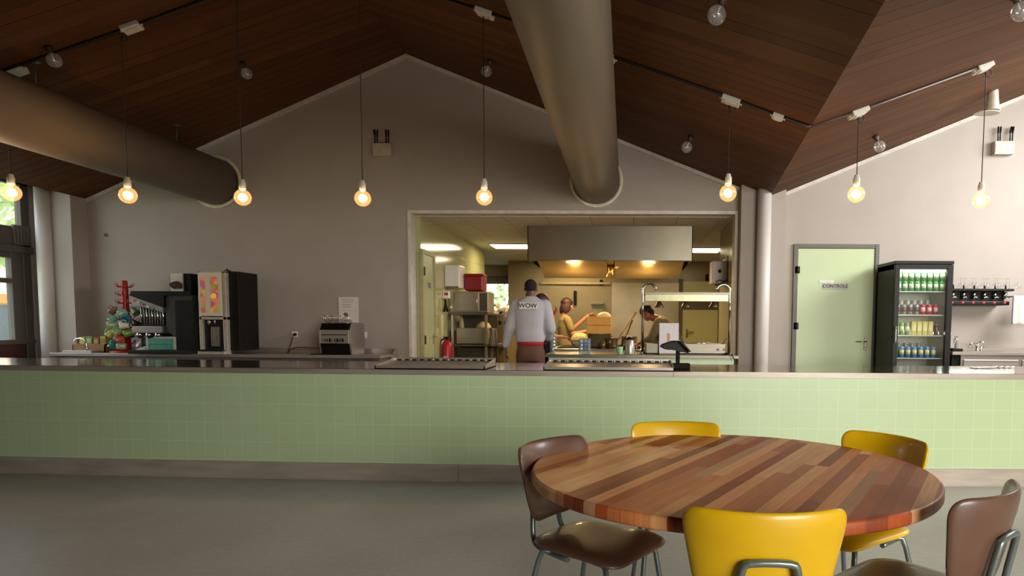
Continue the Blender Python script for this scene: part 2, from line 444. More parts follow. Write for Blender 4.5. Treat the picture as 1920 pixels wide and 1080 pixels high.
for k in range(5): mb.box(XL-.02, XL+.03, 8.50+k*.045, 8.525+k*.045, 2.29, 2.50)
mb.box(XL-.025, XL+.01, 8.47, 8.72, 2.27, 2.52)
tag(mb.build('ventilation_grille', mat('grille_paint', '6b655c', .5)), 'ribbed grey ventilation grille on the window transom in the left corner', 'grille')
# right clerestory and the glazed front behind the viewer
q = [(XR+.03, XR+.1, 4.6, 8.1, 2.9, 2.97), (XR+.03, XR+.1, 4.6, 8.1, 4.53, 4.6)]+[(XR+.03, XR+.1, y, y+.07, 2.9, 4.6) for y in (4.6, 5.75, 6.9, 8.03)]
window(2, q, [(XR+.06, XR+.068, 4.67, 8.03, 2.97, 4.53)])
q = [(1.8, 6.8, -4.07, -4.0, .7, .78), (1.8, 6.8, -4.07, -4.0, 3.22, 3.3)]+[(x, x+.08, -4.07, -4.0, .7, 3.3) for x in (1.8, 3.4, 5.1, 6.72)]
window(3, q, [(1.88, 6.72, -4.04, -4.032, .78, 3.22)])

# ---- hatch surround
mb = MB(); t = .045
mb.box(HX0-.0, HX0+t, WY-.02, WY+.2, 0, HZ, bev=.004, seg=1)
mb.box(HX1-t, HX1, WY-.02, WY+.2, 0, HZ, bev=.004, seg=1)
mb.box(HX0+t, HX1-t, WY-.019, WY+.2, HZ-t, HZ-.0005, bev=.003, seg=1)
struct(mb.build('trim_5', mat('hatch_lining', 'c2bbb0', .5)))

# ---- green door with the CONTROLE sign
dframe = mat('door_frame_paint', '57534c', .5, 0, .05)
dleaf = mat('door_leaf_paint', 'aab98e', .42, 0, .02, 2.)
d1 = thing('door_1', ((DX0+DX1)/2, WY, 0), None, None, kind='structure')
hw = (DX1-DX0)/2; t = .055
mb = MB(); mb.box(-hw, -hw+t, -.03, .16, 0, DZ, bev=.004, seg=1); mb.box(hw-t, hw, -.03, .16, 0, DZ, bev=.004, seg=1); mb.box(-hw+t, hw-t, -.029, .16, DZ-t, DZ-.0005, bev=.003, seg=1)
mb.build('frame', dframe, d1)
mb = MB(); mb.box(-hw+t+.003, hw-t-.003, -.018, .022, .008, DZ-t-.004, bev=.003, seg=1); mb.build('leaf', dleaf, d1)
nickel = mat('nickel', 'a09684', .3, 1.)
mb = MB(); hx = hw-t-.09
mb.box(hx-.018, hx+.018, -.03, -.018, .96, 1.13, bev=.006); mb.tube([(hx, -.03, 1.08), (hx, -.065, 1.08), (hx-.02, -.07, 1.08), (hx-.125, -.068, 1.078)], [.009, .009, .009, .008]); mb.ball((hx, -.032, 1.0), .007)
mb.build('handle', nickel, d1)
for z in (.28, 1.28, 2.02):
    mb = MB(); mb.cyl((-hw+t-.004, -.036, z-.045), (-hw+t-.004, -.036, z+.045), .014); mb.box(-hw+t-.035, -hw+t+.03, -.03, -.018, z-.045, z+.045); mb.build('hinge', BLACK, d1)
a = at(1566, 537, WY-.02)-Vector(((DX0+DX1)/2, WY, 0))
sign = MB().box(a.x-.165, a.x+.165, -.024, -.018, a.z-.04, a.z+.045, bev=.003, seg=1)
sgo = sign.build('sign_plate', mat('sign_grey', 'a5a39b', .45), d1); sgo['label'] = 'small grey plate reading CONTROLE'
text('CONTROLE', .062, mat('sign_ink', '32302c', .6), sgo, (a.x, -.026, a.z+.002), (PI/2, 0, 0), 'lettering', bold=.0012)
b_ = MB().box(a.x-.21, a.x-.02, -.022, -.018, a.z+.045, a.z+.08); b_.build('paper_strip', mat('pale_paper', 'cfd0c0', .7), d1)

# ================================================================== kitchen shell
KC = 2.74
kt = tiles('kitchen_wall_tiles', 'a9a878', '8f8e66', .15, rough=.12, axis='YZ', gap=.012)
kp = mat('kitchen_plaster', 'b0a488', .5, 0, .04, 2.)
mb = MB(); mb.box(-2.98, -2.83, 9.1, 13.2, 0, KC); struct(mb.build('wall_left', kt))
mb = MB(); mb.box(-5.2, -2.98, 13.05, 13.2, 0, KC); struct(mb.build('wall_left', kp))
mb = MB(); mb.box(-2.73, 4.6, 15.3, 15.45, 0, KC); mb.box(-2.73, -2.58, 15.45, 16.6, 0, KC); struct(mb.build('wall_back', tiles('kitchen_back_tiles', '8a7c5a', '7a6d4e', .3, rough=.3, gap=.008)))
mb = MB(); mb.box(-5.2, -5.05, 13.2, 16.7, 0, KC); struct(mb.build('wall_left', kp))
mb = MB(); mb.box(4.5, 4.65, 9.1, 15.3, 0, KC); struct(mb.build('wall_right', kp))
mb = MB(); mb.box(1.445, 1.56, 9.1, 10.4, 0, KC); struct(mb.build('wall_right', tiles('kitchen_right_tiles', '8d8a66', '716e50', .15, rough=.12, axis='YZ', gap=.012)))
# window wall of the alcove
a = at(914, 512, 16.6); b_ = at(953, 567, 16.6)
wall_open('wall_back', 'y', 16.6, .12, -5.2, -2.58, 0, KC, [(-4.4, -2.75, 1.72, 2.42)], kp)
q = [(-4.4, -2.75, 16.62, 16.68, 1.72, 1.77), (-4.4, -2.75, 16.62, 16.68, 2.3, 2.42), (-4.4, -4.35, 16.62, 16.68, 1.72, 2.42), (-2.8, -2.75, 16.62, 16.68, 1.72, 2.42)]
window(4, q, [(-4.35, -2.8, 16.64, 16.648, 1.77, 2.3)])
mb = MB(); mb.cyl((-4.42, 16.55, 2.42), (-2.72, 16.55, 2.42), .05); mb.box(-4.42, -2.72, 16.545, 16.555, 2.28, 2.42)
tag(mb.build('roller_blind', mat('blind_fabric', '8a8478', .7)), 'rolled up grey blind above the kitchen window', 'blind')
# panelled ceiling
ctile = tiles('ceiling_panels', 'cfc8ba', '8d8674', .6, ox=.09, oz=.2, rough=.7, axis='XY', gap=.014, var=.02)
mb = MB(); mb.box(-5.2, 4.65, 9.1, 16.7, KC, KC+.1); struct(mb.build('ceiling', ctile))
def troffer(cx, cy, w, d, label):
    t = thing('ceiling_light', (cx, cy, KC), label, 'light', 'kitchen ceiling lights')
    mb = MB(); mb.box(-w/2-.03, w/2+.03, -d/2-.03, d/2+.03, -.02, 0); mb.build('frame', WHITE, t)
    mb = MB(); mb.box(-w/2, w/2, -d/2, d/2, -.035, -.02); mb.build('diffuser', emit('diffuser_glow', 'fff0c8', 5.), t)
    l = bpy.data.lights.new('lamp_light', 'AREA'); l.shape = 'RECTANGLE'; l.size = w; l.size_y = d; l.energy = 26; l.color = (1, .80, .50)
    o = bpy.data.objects.new('lamp_light', l); COL.objects.link(o); o.parent = t; o.location = (0, 0, -.05)
troffer(-2.15, 12.35, .66, .55, 'bright rectangular ceiling light left of the steel extractor hood')
troffer(1.5, 12.85, .55, .6, 'bright rectangular ceiling light right of the steel extractor hood')
troffer(-1.2, 14.6, .9, .3, 'ceiling light hidden deep behind the extractor hood')
# left kitchen door, in the tiled wall
d2 = thing('door_2', (-2.83, 9.2, 0), None, None, kind='structure'); 
mb = MB(); mb.box(-.01, .035, -.06, .0, 0, 2.3); mb.box(-.01, .035, .5, .56, 0, 2.3); mb.box(-.01, .034, .0, .5, 2.24, 2.299); mb.build('frame', mat('kitchen_door_frame', '9a946c', .5), d2)
mb = MB(); mb.box(-.0, .02, .0, .5, .01, 2.24); mb.build('leaf', mat('kitchen_door_paint', '9fa57c', .4, 0, .03, 2.), d2)
mb = MB(); mb.box(.02, .03, .42, .45, .98, 1.14); mb.tube([(.03, .44, 1.09), (.07, .44, 1.09), (.07, .33, 1.09)], .008); mb.build('handle', nickel, d2)
for z in (1.05, 2.0):
    mb = MB(); mb.box(.02, .045, -.01, .03, z-.06, z+.06); mb.build('hinge', BLACK, d2)
mb = MB(); mb.box(.02, .024, .22, .34, 1.78, 1.86); mb.build('sign_plate', mat('violet_sign', '6d6a8a', .5), d2)
d2.location = (-2.83, 9.13, 0); d2.scale = (1, 1.0, 1)
# pale doors in the back of the kitchen
kd = mat('cold_room_paint', 'c3bd84', .4, 0, .03, 2.)
d3 = thing('door_3', (1.29, 15.3, 0), None, None, kind='structure')
a = at(1280, 581, 15.25); b_ = at(1347, 528, 15.25)
w = b_.x-a.x; d3.location.x = a.x
mb = MB(); mb.box(0, w, -.05, -.005, .02, a.z); mb.build('leaf', kd, d3)
mb = MB(); mb.box(0, w, -.05, -.005, 1.85, b_.z); mb.build('transom_panel', kd, d3)
mb = MB(); mb.box(-.09, 0, -.06, 0, 0, 2.34); mb.box(0, w, -.04, 0, a.z, 1.85); mb.build('frame', mat('door_frame_brown', '5a4c34', .5), d3)
mb = MB(); mb.box(.08, .12, -.065, -.05, 1.0, 1.2); mb.tube([(.1, -.065, 1.13), (.1, -.11, 1.13), (.26, -.11, 1.13)], .011); mb.build('handle', nickel, d3)

# ================================================================== outside
grass = mat('lawn', 'a8b888', .9, 0, .3, 2.)
mb = MB(); mb.box(-60, 60, -40, 60, -.3, -.2); o = struct(mb.build('ground', grass))
hb = thing('building', (-22, 20.5, -.2), 'pale house with an orange band seen through the left window', 'building')
mb = MB(); mb.box(-5, 5, -5, 5, 0, 5.5); mb.build('wall', mat('render_pink', 'e8d2c2', .8), hb)
mb = MB(); mb.box(-5.1, 5.15, -5.15, 5.1, 1.95, 2.2); mb.build('fascia', mat('orange_band', 'c98a4a', .7), hb)
for q_ in ((5.0, 5.04, -3.5, -2.2, .3, 1.9), (-4, -2.4, -5.04, -5.0, .3, 1.9)):
    mb = MB(); mb.box(*q_); mb.build('window', mat('dark_pane', '4c5258', .2), hb)
leaf = mat('foliage', 'bccb92', .8, 0, .35, 6.)
def shrub(name, c, r, label, cat, seed, n=420, trunk=0.):
    rd = random.Random(seed)
    t = thing(name, (c[0], c[1], -.2), label, cat)
    if trunk:
        mb = MB(); mb.tube([(0, 0, 0), (.05, 0, trunk*.5), (0, .05, trunk+.3*r[2])], [.14, .1, .05]); mb.build('trunk', mat('bark', '6a5a48', .9, 0, .3), t)
    mb = MB()
    for i in range(n):
        a = rd.uniform(0, 2*PI); e = rd.uniform(-.9, 1); q = rd.uniform(.55, 1)
        p = Vector((r[0]*q*math.cos(a)*math.cos(e), r[1]*q*math.sin(a)*math.cos(e), trunk+r[2]*(.85+q*math.sin(e))))
        if p.z < .02: continue
        s = rd.uniform(.08, .2); ux = Vector((rd.gauss(0, 1), rd.gauss(0, 1), rd.gauss(0, 1))).normalized(); vx = ux.orthogonal().normalized()
        mb.poly([p+ux*s, p+vx*s*.6, p-ux*s, p-vx*s*.6])
    mb.build('foliage', leaf, t); return t
shrub('bush', (-10.9, 11.2), (1.0, 1.6, .62), 'leafy green bush below the left window', 'bush', 3)
shrub('tree', (-12.4, 12.0), (1.7, 2.4, 1.5), 'light green tree crown beyond the upper left window', 'tree', 4, 900, trunk=2.2)
shrub('hedge', (-4.0, 20.0), (3.2, .8, 1.6), 'yellow green hedge beyond the kitchen window', 'hedge', 5, 1500)

# ================================================================== bar counter
def YC(x): return 5.235+.0053*(x+.7)**2
ST = .909
XS = [-7.9+i*.6 for i in range(25)]; XS = [x for x in XS if x < 6.9]+[6.9]
def strip(mb, x0, x1, off0, off1, z0, z1, top_only=False):
    xs = [x0]+[x for x in XS if x0+.01 < x < x1-.01]+[x1]
    R = []
    for x in xs: R.append([Vector((x, YC(x)+off0, z0)), Vector((x, YC(x)+off0, z1)), Vector((x, YC(x)+off1, z1)), Vector((x, YC(x)+off1, z0))])
    mb.rings(R, smooth=False)
bar = thing('bar_counter', (0, 0, 0), 'long bar counter faced in pale green tiles across the whole hall', 'counter')
gt = tiles('green_tiles', 'b6c99b', 'ced7b9', .155, ox=.754, oz=.769, rough=.3, gap=.02, var=.015)
mb = MB(); strip(mb, -7.9, 6.9, .0, .06, .144, ST-.045); mb.build('tiled_front', gt, bar)
kick = mat('kick_steel', 'aea294', .42, .3, .16, 2.5, (1, 1, 6))
for x0, x1 in ((-7.9, -1.345), (-1.342, 2.4), (2.403, 6.9)):
    mb = MB(); strip(mb, x0, x1, .004, .06, 0, .142); mb.build('kick_plate', kick, bar)
mb = MB(); strip(mb, -7.9, 6.9, .06, .95, .05, ST-.05); mb.build('carcass', mat('carcass_board', '6e6a62', .7), bar)
top_m = mat('worktop_steel', 'a39b90', .13, 1., .08, 2., (1, 1, 1))
edge_m = mat('worktop_edge', 'a3978a', .42, .35, .14, 2.2, (1, 1, 8))
sx = [-7.9, -5.3, at(518, 690, 5.3).x, at(1262, 700, 5.3).x, 3.9, 6.9]
for x0, x1 in zip(sx[:-1], sx[1:]):
    mb = MB(); strip(mb, x0, x1-.003, -.008, 1.0, ST-.003, ST); w_ = mb.build('worktop', top_m, bar)
    mb = MB(); strip(mb, x0, x1-.003, -.015, .99, ST-.043, ST-.003); mb.build('edge_strip', edge_m, w_)

# raised stainless trays standing on the bar
def rail(xa, xb, label):
    t = thing('serving_tray', ((xa+xb)/2, YC((xa+xb)/2)+.02, ST), label, 'tray', 'steel trays on the bar')
    w = xb-xa; h = w/2
    mb = MB(); mb.box(-h, h, 0, .012, 0, .028); mb.box(-h, h, 0, .46, 0, .006)
    mb.prism([(0, 0), (.46, 0), (.46, .068), (.44, .068), (0, .028)], 'x', h-.008, h); mb.prism([(0, 0), (.46, 0), (.46, .068), (.44, .068), (0, .028)], 'x', -h, -h+.008)
    mb.box(-h, h, .44, .46, 0, .072); mb.build('tray_body', STEEL, t)
    mb = MB(); mb.prism([(.012, .010), (.43, .040), (.43, .046), (.012, .016)], 'x', -h+.01, h-.01); mb.build('drip_shelf', STEEL_D, t)
    mb = MB(); n = int(w/.066)
    for i in range(n):
        x = -h+.05+i*(w-.1)/(n-1); mb = MB(); mb.box(x-.017, x+.017, .434, .44, .046, .057); mb.build('slot', BLACKM, t)
    for i in range(n-1):
        x = -h+.05+(i+.5)*(w-.1)/(n-1); mb = MB(); mb.ball((x, .434, .052), .006, seg=8, rng=6); mb.build('stud', CHROME, t)
rail(-2.02, -1.13, 'long low stainless tray with a slotted rim left of the man in grey')
rail(-.66, .385, 'long low stainless tray with a slotted rim before the water glasses')

# ================================================================== round table
tt = staves('mixed_wood_staves', .047, .85, [(0, '6c2f18'), (.13, '95441f'), (.23, 'bd7040'), (.38, 'cd8a54'), (.52, 'd8a06a'), (.62, 'a04c24'), (.70, '8c3e1e'), (.78, 'd08e58'), (.9, 'e2b480'), (1, '74402a')], .42, uv=False, rot=-math.radians(61), grain=.14, bump=.05, coat=.0, spec=.35)
tb = thing('round_table', (.3816, 2.449, 0), 'round table with a top of mixed brown wood staves', 'table')
R_ = .7256
mb = MB(); mb.lathe([(R_-.02, .706), (R_-.004, .709), (R_, .716), (R_, .742), (R_-.003, .748), (R_-.009, .75)], seg=128, smooth=True)
mb.build('tabletop', tt, tb)
tm = mat('dark_steel', '2b2f2d', .35, .8)
mb = MB(); mb.lathe([(.26, 0), (.26, .012), (.05, .03), (.04, .05), (.04, .66), (.16, .69), (.16, .706)], seg=40); mb.build('pedestal', tm, tb)

# ================================================================== chairs
tube_m = mat('grey_green_steel', '6f7874', .28, .55, .1)
vy = mat('yellow_vinyl', 'cea206', .36, 0, .05, 8., coat=.15)
vb = mat('brown_vinyl', '5c4030', .36, 0, .08, 8., coat=.15)
def make_chair(name, label, vinyl, group):
    t = thing(name, (0, 0, 0), label, 'chair', group)
    # seat: wide rounded trapezoid, narrower at the rear
    o = rrect(.36, .42, .42, [.1, .1, .09, .09], 6, -.2)
    mb = MB(); mb.pillow(o, .022, .020, lambda x, y, h: (x, y, .452+h+.03*max(0, -(y+.05))-(.12*max(0, y-.1))), p=5)
    mb.build('seat', vinyl, t)
    # backrest: padded, bent around the sitter
    o = rrect(.34, .49, .30, [.11, .11, .07, .07], 7, 0)
    def bf(x, z, h):
        R = .32; a = x/R
        yb = -.215-.20*z-.02*(z-.15)
        return ((R-h)*math.sin(a), yb+(R-(R-h)*math.cos(a))*1.0, .512+z)
    mb = MB(); mb.pillow(o, .017, .017, bf, p=5); mb.build('backrest', vinyl, t)
    # back support: one bent tube, a loop behind the backrest
    r = .0105
    pts = []
    def by(z): return -.215-.20*(z-.512)-.026
    L_ = [Vector((-.15, -.02, .415)), Vector((-.125, -.14, .418)), Vector((-.105, -.205, .425)), Vector((-.088, -.236, .455)), Vector((-.078, by(.54), .54)), Vector((-.073, by(.63), .63)), Vector((-.068, by(.665), .665)), Vector((-.05, by(.683), .683))]
    pts = L_+[Vector((-p.x, p.y, p.z)) for p in L_[::-1]]
    mb = MB(); mb.tube(smooth_path(pts, 3), r, 10); mb.build('back_loop', tube_m, t)
    for sx_ in (-1, 1):
        for fy, pts in ((1, [(sx_*.10, .10, .428), (sx_*.15, .14, .42), (sx_*.172, .165, .39), (sx_*.205, .215, .006)]),
                        (-1, [(sx_*.10, -.08, .43), (sx_*.14, -.12, .425), (sx_*.16, -.15, .39), (sx_*.20, -.235, .006)])):
            mb = MB(); mb.tube(smooth_path([Vector(p) for p in pts], 3), r, 10); lg = mb.build('leg', tube_m, t)
            mb = MB(); e = pts[-1]; mb.cyl((e[0], e[1], 0), (e[0], e[1], .022), .014); mb.build('foot_cap', BLACK, lg)
    mb = MB(); mb.box(-.12, .12, -.1, .12, .424, .434); mb.build('seat_bracket', tube_m, t)
    return t
def smooth_path(P, n=3):
    out = []
    for i in range(len(P)-1):
        p0 = P[max(i-1, 0)]; p1 = P[i]; p2 = P[i+1]; p3 = P[min(i+2, len(P)-1)]
        for k in range(n):
            t = k/n
            out.append(.5*((2*p1)+(p2-p0)*t+(2*p0-5*p1+4*p2-p3)*t*t+(3*p1-p0-3*p2+p3)*t**3))
    out.append(P[-1]); return out
def seat_chair(t, backtop, deg):
    """backtop: ground point under the middle of the backrest's top edge"""
    a = math.radians(deg); d = Vector((-math.sin(a), math.cos(a)))
    c = Vector(backtop)+d*.278
    t.location = (c.x, c.y, 0); t.rotation_euler = (0, 0, a)
yc = make_chair('dining_chair', 'yellow vinyl chair nearest the viewer, its back to us', vy, 'yellow chairs at the round table')
seat_chair(yc, (.362, 1.61), 0)
c = copy_tree(yc); c['label'] = 'yellow vinyl chair on the far side of the table nearest the bar, facing us'; seat_chair(c, (.232, 3.17), 184)
c = copy_tree(yc); c['label'] = 'yellow vinyl chair at the right rear of the table, turned in to it'; seat_chair(c, (1.155, 2.83), 121)
bc = make_chair('dining_chair', 'dark brown vinyl chair left of the table, seat fully in view', vb, 'brown chairs at the round table')
seat_chair(bc, (-.345, 2.62), -122)
c = copy_tree(bc); c['label'] = 'brown vinyl chair cut by the right edge of the photo, back to us'; seat_chair(c, (1.09, 1.86), 43)

# ================================================================== ducts
duct_m = mat('duct_paint', '7c7062', .55, 0, .06, 1.5, (1, .3, 1))
def duct(px, py, label, rods):
    c = at(px, py, WY); t = thing('ventilation_duct', (c.x, WY, c.z), label, 'duct', 'ventilation ducts')
    mb = MB(); mb.cyl((0, -.0, 0), (0, -11.5, 0), .302, seg=64)
    mb.build('tube', duct_m, t)
    mb = MB(); R = []
    for r, y in ((.303, -.012), (.34, -.03), (.352, -.02), (.352, 0), (.303, 0)):
        R.append([Vector((r*math.cos(a*2*PI/64), y, r*math.sin(a*2*PI/64))) for a in range(64)])
    mb.rings(R, closed=True); o = mb.build('collar', mat('collar_cream', 'd5cfb4', .35), t); o['label'] = 'cream coloured collar ring on the wall'
    mb = MB(); mb.box(-.012, .012, -11.4, -.02, .30, .315); mb.build('seam_rail', duct_m, t)
    for y in rods:
        x = c.x; top = roofz(x)-c.z if y > -1 else 1.6
        top = roofz(x)-c.z+.0
        mb = MB(); mb.cyl((0, y, .30), (0, y, top), .006, seg=8); mb.box(-.03, .03, y-.03, y+.03, top-.02, top); mb.build('hanger_rod', mat('zinc', '6a655e', .5, .6), t)
duct(1118.5, 339, 'fat round grey ventilation duct running overhead to the wall above the kitchen hatch', ())
duct(405, 341, 'fat round grey ventilation duct at the left, ending above the coffee corner', (-.75, -2.7))

# ================================================================== ceiling cable runs, boxes, lamps
cable_m = mat('black_cable', '120e0b', .5, 0, .1)
def zA(x, y): return P0.z-(nA.x*(x-P0.x))/nA.z
def zL(x, y): return P0.z-(nL.x*(x-P0.x))/nL.z
def zB(x, y): return onB(x, y).z
pts = {'L': [onplane(*q, P0, nL) for q in ((11, 128), (245, 48), (374, 0))],
       'A': [onplane(*q, P0, nA) for q in ((850, 0), (908, 18), (1148, 103), (1363, 178), (1460, 215), (1520, 235))],
       'B': [onplane(*q, ER, nB) for q in ((1520, 235), (1607, 207), (1840, 122))]}
pts['B'][0] = pts['A'][-1].copy()
dn = Vector((0, 0, -.014))
def cable_run(P, label, m_, r=.014):
    mb = MB(); mb.tube([p+dn for p in P], r, 8); tag(mb.build('cable_conduit', m_), label, 'conduit', 'ceiling conduits')
l0 = pts['L']; cable_run([l0[0]+(l0[0]-l0[2])*.9, l0[0], l0[1], l0[2], l0[2]+(l0[2]-l0[0])*.6], 'black cable conduit on the left ceiling slope', cable_m)
a0 = pts['A']; cable_run([a0[0]-(a0[-1]-a0[0])*.25]+a0, 'black cable conduit on the middle ceiling slope, passing behind the big duct', cable_m)
b0 = pts['B']; cable_run(b0, 'thin grey brown cable conduit on the right ceiling slope', mat('brown_cable', '4a3a34', .45), .012)
boxm = mat('box_white', 'cfc9bd', .5, 0, .03)
def normal_mtx(n, udir):
    n = n.normalized(); n = n if n.z < 0 else -n      # faces down into the room
    u = (Vector(udir)-n*Vector(udir).dot(n)).normalized(); v = n.cross(u)
    return Matrix((u, v, n)).transposed().to_4x4()
def jbox(p, n, udir, label, w=.17, d=.12, grp='junction boxes on the ceiling', loop=True):
    M = normal_mtx(n, udir); M.translation = p
    o = thing('junction_box', p, label, 'box', grp); o.matrix_world = M
    mb = MB(); mb.box(-w/2, w/2, -d/2, d/2, 0, .042, bev=.006); mb.box(-w*.3, w*.3, -d*.3, d*.3, .04, .052, bev=.004)
    mb.build('housing', boxm, o)
    mb = MB(); mb.cyl((-w/2-.02, 0, .02), (-w/2, 0, .02), .012, seg=8); mb.cyl((w/2, 0, .02), (w/2+.02, 0, .02), .012, seg=8); mb.build('gland', boxm, o)
    return o
uL, uA, uB = (pts['L'][2]-pts['L'][0]), (pts['A'][-1]-pts['A'][0]), (pts['B'][-1]-pts['B'][0])
jbox(onplane(27, 131, P0, nL), nL, uL, 'white junction box above the left duct, nearest the left edge')
jbox(onplane(245, 48, P0, nL), nL, uL, 'white junction box on the left slope above the second lit bulb')
jbox(onplane(910, 21, P0, nA), nA, uA, 'white junction box at the top just left of the big overhead duct')
jbox(onplane(1143, 104, P0, nA), nA, uA, 'small white junction box half hidden by the right side of the big duct', .12, .09)
jbox(onplane(1372, 185, P0, nA), nA, uA, 'white junction box right of the big duct with a looped lamp cord')
jbox(onplane(1460, 215, P0, nA), nA, uA, 'small white junction box near the ceiling valley', .10, .07)
jbox(onplane(1608, 208, ER, nB), nB, uB, 'white junction box on the right slope nearest the ceiling valley')
jbox(onplane(1841, 124, ER, nB), nB, uB, 'white junction box on the right slope next to the can spotlight')

bulb_glass = thin_glass('lit_bulb_glass', (1, .93, .80), .07, 'ffb868', .55)
dead_glass = thin_glass('unlit_bulb_glass', (.95, .94, .92), .14, body=.12)
filament = emit('filament', 'ffc070', 60.)
sock_m = mat('porcelain', 'cfc6b4', .3, 0, .03)
def pendant(bx, by, mz, label):
    """bx,by ground point, mz ceiling height; globe centre at 2.48"""
    t = thing('pendant_lamp', (bx, by, 2.48), label, 'lamp', 'bare globe bulbs hanging on cords')
    h = mz-2.48-.05
    mb = MB(); mb.tube([(0, 0, .15), (0, 0, h), (.02, 0, h+.02), (.045, 0, h), (.05, 0, h-.04), (.02, 0, h-.06), (-.005, .01, h-.02), (.0, .02, h+.04)], .0042, 6); mb.build('cord', cable_m, t)
    mb = MB(); mb.lathe([(.008, .175), (.02, .172), (.024, .15), (.031, .14), (.031, .085), (.028, .08)], seg=20); mb.build('socket', sock_m, t)
    mb = MB(); R = .077; pr = [(.001, -R)]+[(R*math.cos(a), R*math.sin(a)) for a in [math.radians(d) for d in range(-80, 66, 9)]]+[(.026, .078), (.024, .09)]
    mb.lathe(pr, seg=28); b_ = mb.build('bulb', bulb_glass, t)
    mb = MB(); mb.tube([(-.016, 0, .03), (-.018, 0, -.01), (-.008, .004, .012), (0, 0, -.012), (.008, -.004, .012), (.018, 0, -.01), (.016, 0, .03)], .0028, 6); mb.ball((0, 0, 0), .011, seg=10, rng=6); mb.build('filament', filament, b_)
    l = bpy.data.lights.new('bulb_light', 'POINT'); l.energy = 7; l.color = (1, .62, .30); l.shadow_soft_size = .05
    o = bpy.data.objects.new('bulb_light', l); COL.objects.link(o); o.parent = t
    return t
def pend(px, py, mount, zf, label):
    p = at(px, py, mount.y); pendant(p.x, mount.y, zf(p.x, mount.y), label)
pend(22, 366, onplane(27, 131, P0, nL), zL, 'lit globe bulb at the far left, hanging before the window')
pend(240, 367, onplane(240, 50, P0, nL), zL, 'lit globe bulb hanging under the left duct, second from the left')
yl = pts['L'][2].y
pend(455, 366, Vector((0, yl+.02, 0)), zL, 'lit globe bulb hanging at the end of the left duct')
pend(680, 369, Vector((0, yl+.05, 0)), zL, 'lit globe bulb hanging left of the kitchen hatch, near the aerial box')
pend(908, 369, onplane(909, 20, P0, nA), zA, 'lit globe bulb hanging over the left part of the kitchen hatch')
pend(1365, 366, onplane(1369, 186, P0, nA), zA, 'lit globe bulb hanging at the right corner of the kitchen hatch')
pend(1605, 379, onplane(1607, 209, ER, nB), zB, 'lit globe bulb hanging in front of the green door')
pend(1839, 373, onplane(1842, 126, ER, nB), zB, 'lit globe bulb hanging over the drinks fridge, rightmost')
def ceil_bulb(px, py, P, n, label, r=.062):
    p = onplane(px, py, P, n); M = normal_mtx(n, (1, 0, 0)); nn = Vector((M[0][2], M[1][2], M[2][2]))
    t = thing('ceiling_bulb', p, label, 'bulb', 'unlit globe bulbs on the ceiling')
    mb = MB(); mb.lathe([(.034, 0), (.034, .03), (.022, .05), (.022, .07)], seg=16, mtx=M.to_3x3().to_4x4()); mb.build('holder', mat('holder_brown', '3a2a1e', .5), t)
    mb = MB(); mb.ball(nn*(.07+r), r, seg=24, rng=14); mb.build('bulb', dead_glass, t)
    mb = MB(); mb.tube([nn*.07, nn*.12], [.008, .006], 8); mb.build('stem', WHITE, t)
ceil_bulb(90, 88, P0, nL, 'unlit clear globe on the ceiling beside the left conduit')
ceil_bulb(453, 117, P0, nL, 'unlit clear globe on the ceiling behind the third cord')
ceil_bulb(920, 113, P0, nA, 'unlit clear globe on the ceiling just left of the big duct')
ceil_bulb(1296, 255, P0, nA, 'unlit clear globe low on the ceiling right of the big duct')
ceil_bulb(1641, 254, ER, nB, 'unlit clear globe on the right slope above the green door')
ceil_bulb(1358, -8, P0, nA, 'unlit clear globe cut by the top edge right of the big duct')
ceil_bulb(1900, -12, ER, nB, 'unlit clear globe cut by the top right corner')

# can spotlight by the right wall
p = onplane(1862, 172, ER, nB); t = thing('spotlight', p, 'cream can shaped spotlight on the right ceiling slope', 'spotlight')
cm = mat('spot_cream', 'c9c2ae', .35, .1)
mb = MB(); mb.lathe([(.05, .02), (.055, -.0), (.058, -.06), (.07, -.16), (.085, -.20), (.085, -.215), (.07, -.215)], seg=28); mb.build('can', cm, t)
mb = MB(); R = [[Vector((-.06+ .14*math.cos(a*PI/16), .10*math.sin(a*PI/16), z)) for a in range(32)] for z in (-.245, -.235)]
mb.rings(R); mb.build('baffle_plate', cm, t)
mb = MB(); mb.cyl((-.06, 0, -.237), (-.02, 0, -.19), .006); mb.cyl((.0, 0, -.02), (0, 0, .06), .02); mb.build('bracket', cm, t)

# aerial boxes on the wall
def aerial(x0, y0, x1, y1, ants, label, top):
    a, b_ = at(x0, y0, WY-.09), at(x1, y1, WY-.09); cx = (a.x+b_.x)/2; w = b_.x-a.x; h = a.z-b_.z
    t = thing('wireless_router', (cx, WY, b_.z), label, 'router', 'boxes with black aerials on the wall')
    mb = MB(); mb.box(-w/2, w/2, -.09, 0, 0, h, bev=.006); mb.box(-w/2+.01, w/2-.01, -.094, -.09, h*.2, h*.82); mb.build('housing', mat('router_grey', 'b0a594', .5), t)
    for ax, lean, r in ants:
        q = at(ax, y0, WY-.05).x-cx
        mb = MB(); mb.tube([(q, -.05, h), (q+lean*.1, -.05, h+.1), (q+lean*.12, -.05, h+.12), (q+lean, -.05, h+top)], [.008, .008, r, r*.85], 10); mb.build('aerial', BLACK, t)
aerial(698, 268, 733, 292, ((703.5, -.012, .015), (707.5, .005, .010), (724, 0, .011), (728.5, 0, .011)), 'grey box with four black aerials high on the gable wall', .18)
aerial(1866, 264, 1902, 289, ((1871, 0, .012), (1875, .004, .012), (1893.5, .015, .014), (1898, .01, .014)), 'grey box with four black aerials high on the right wall', .19)

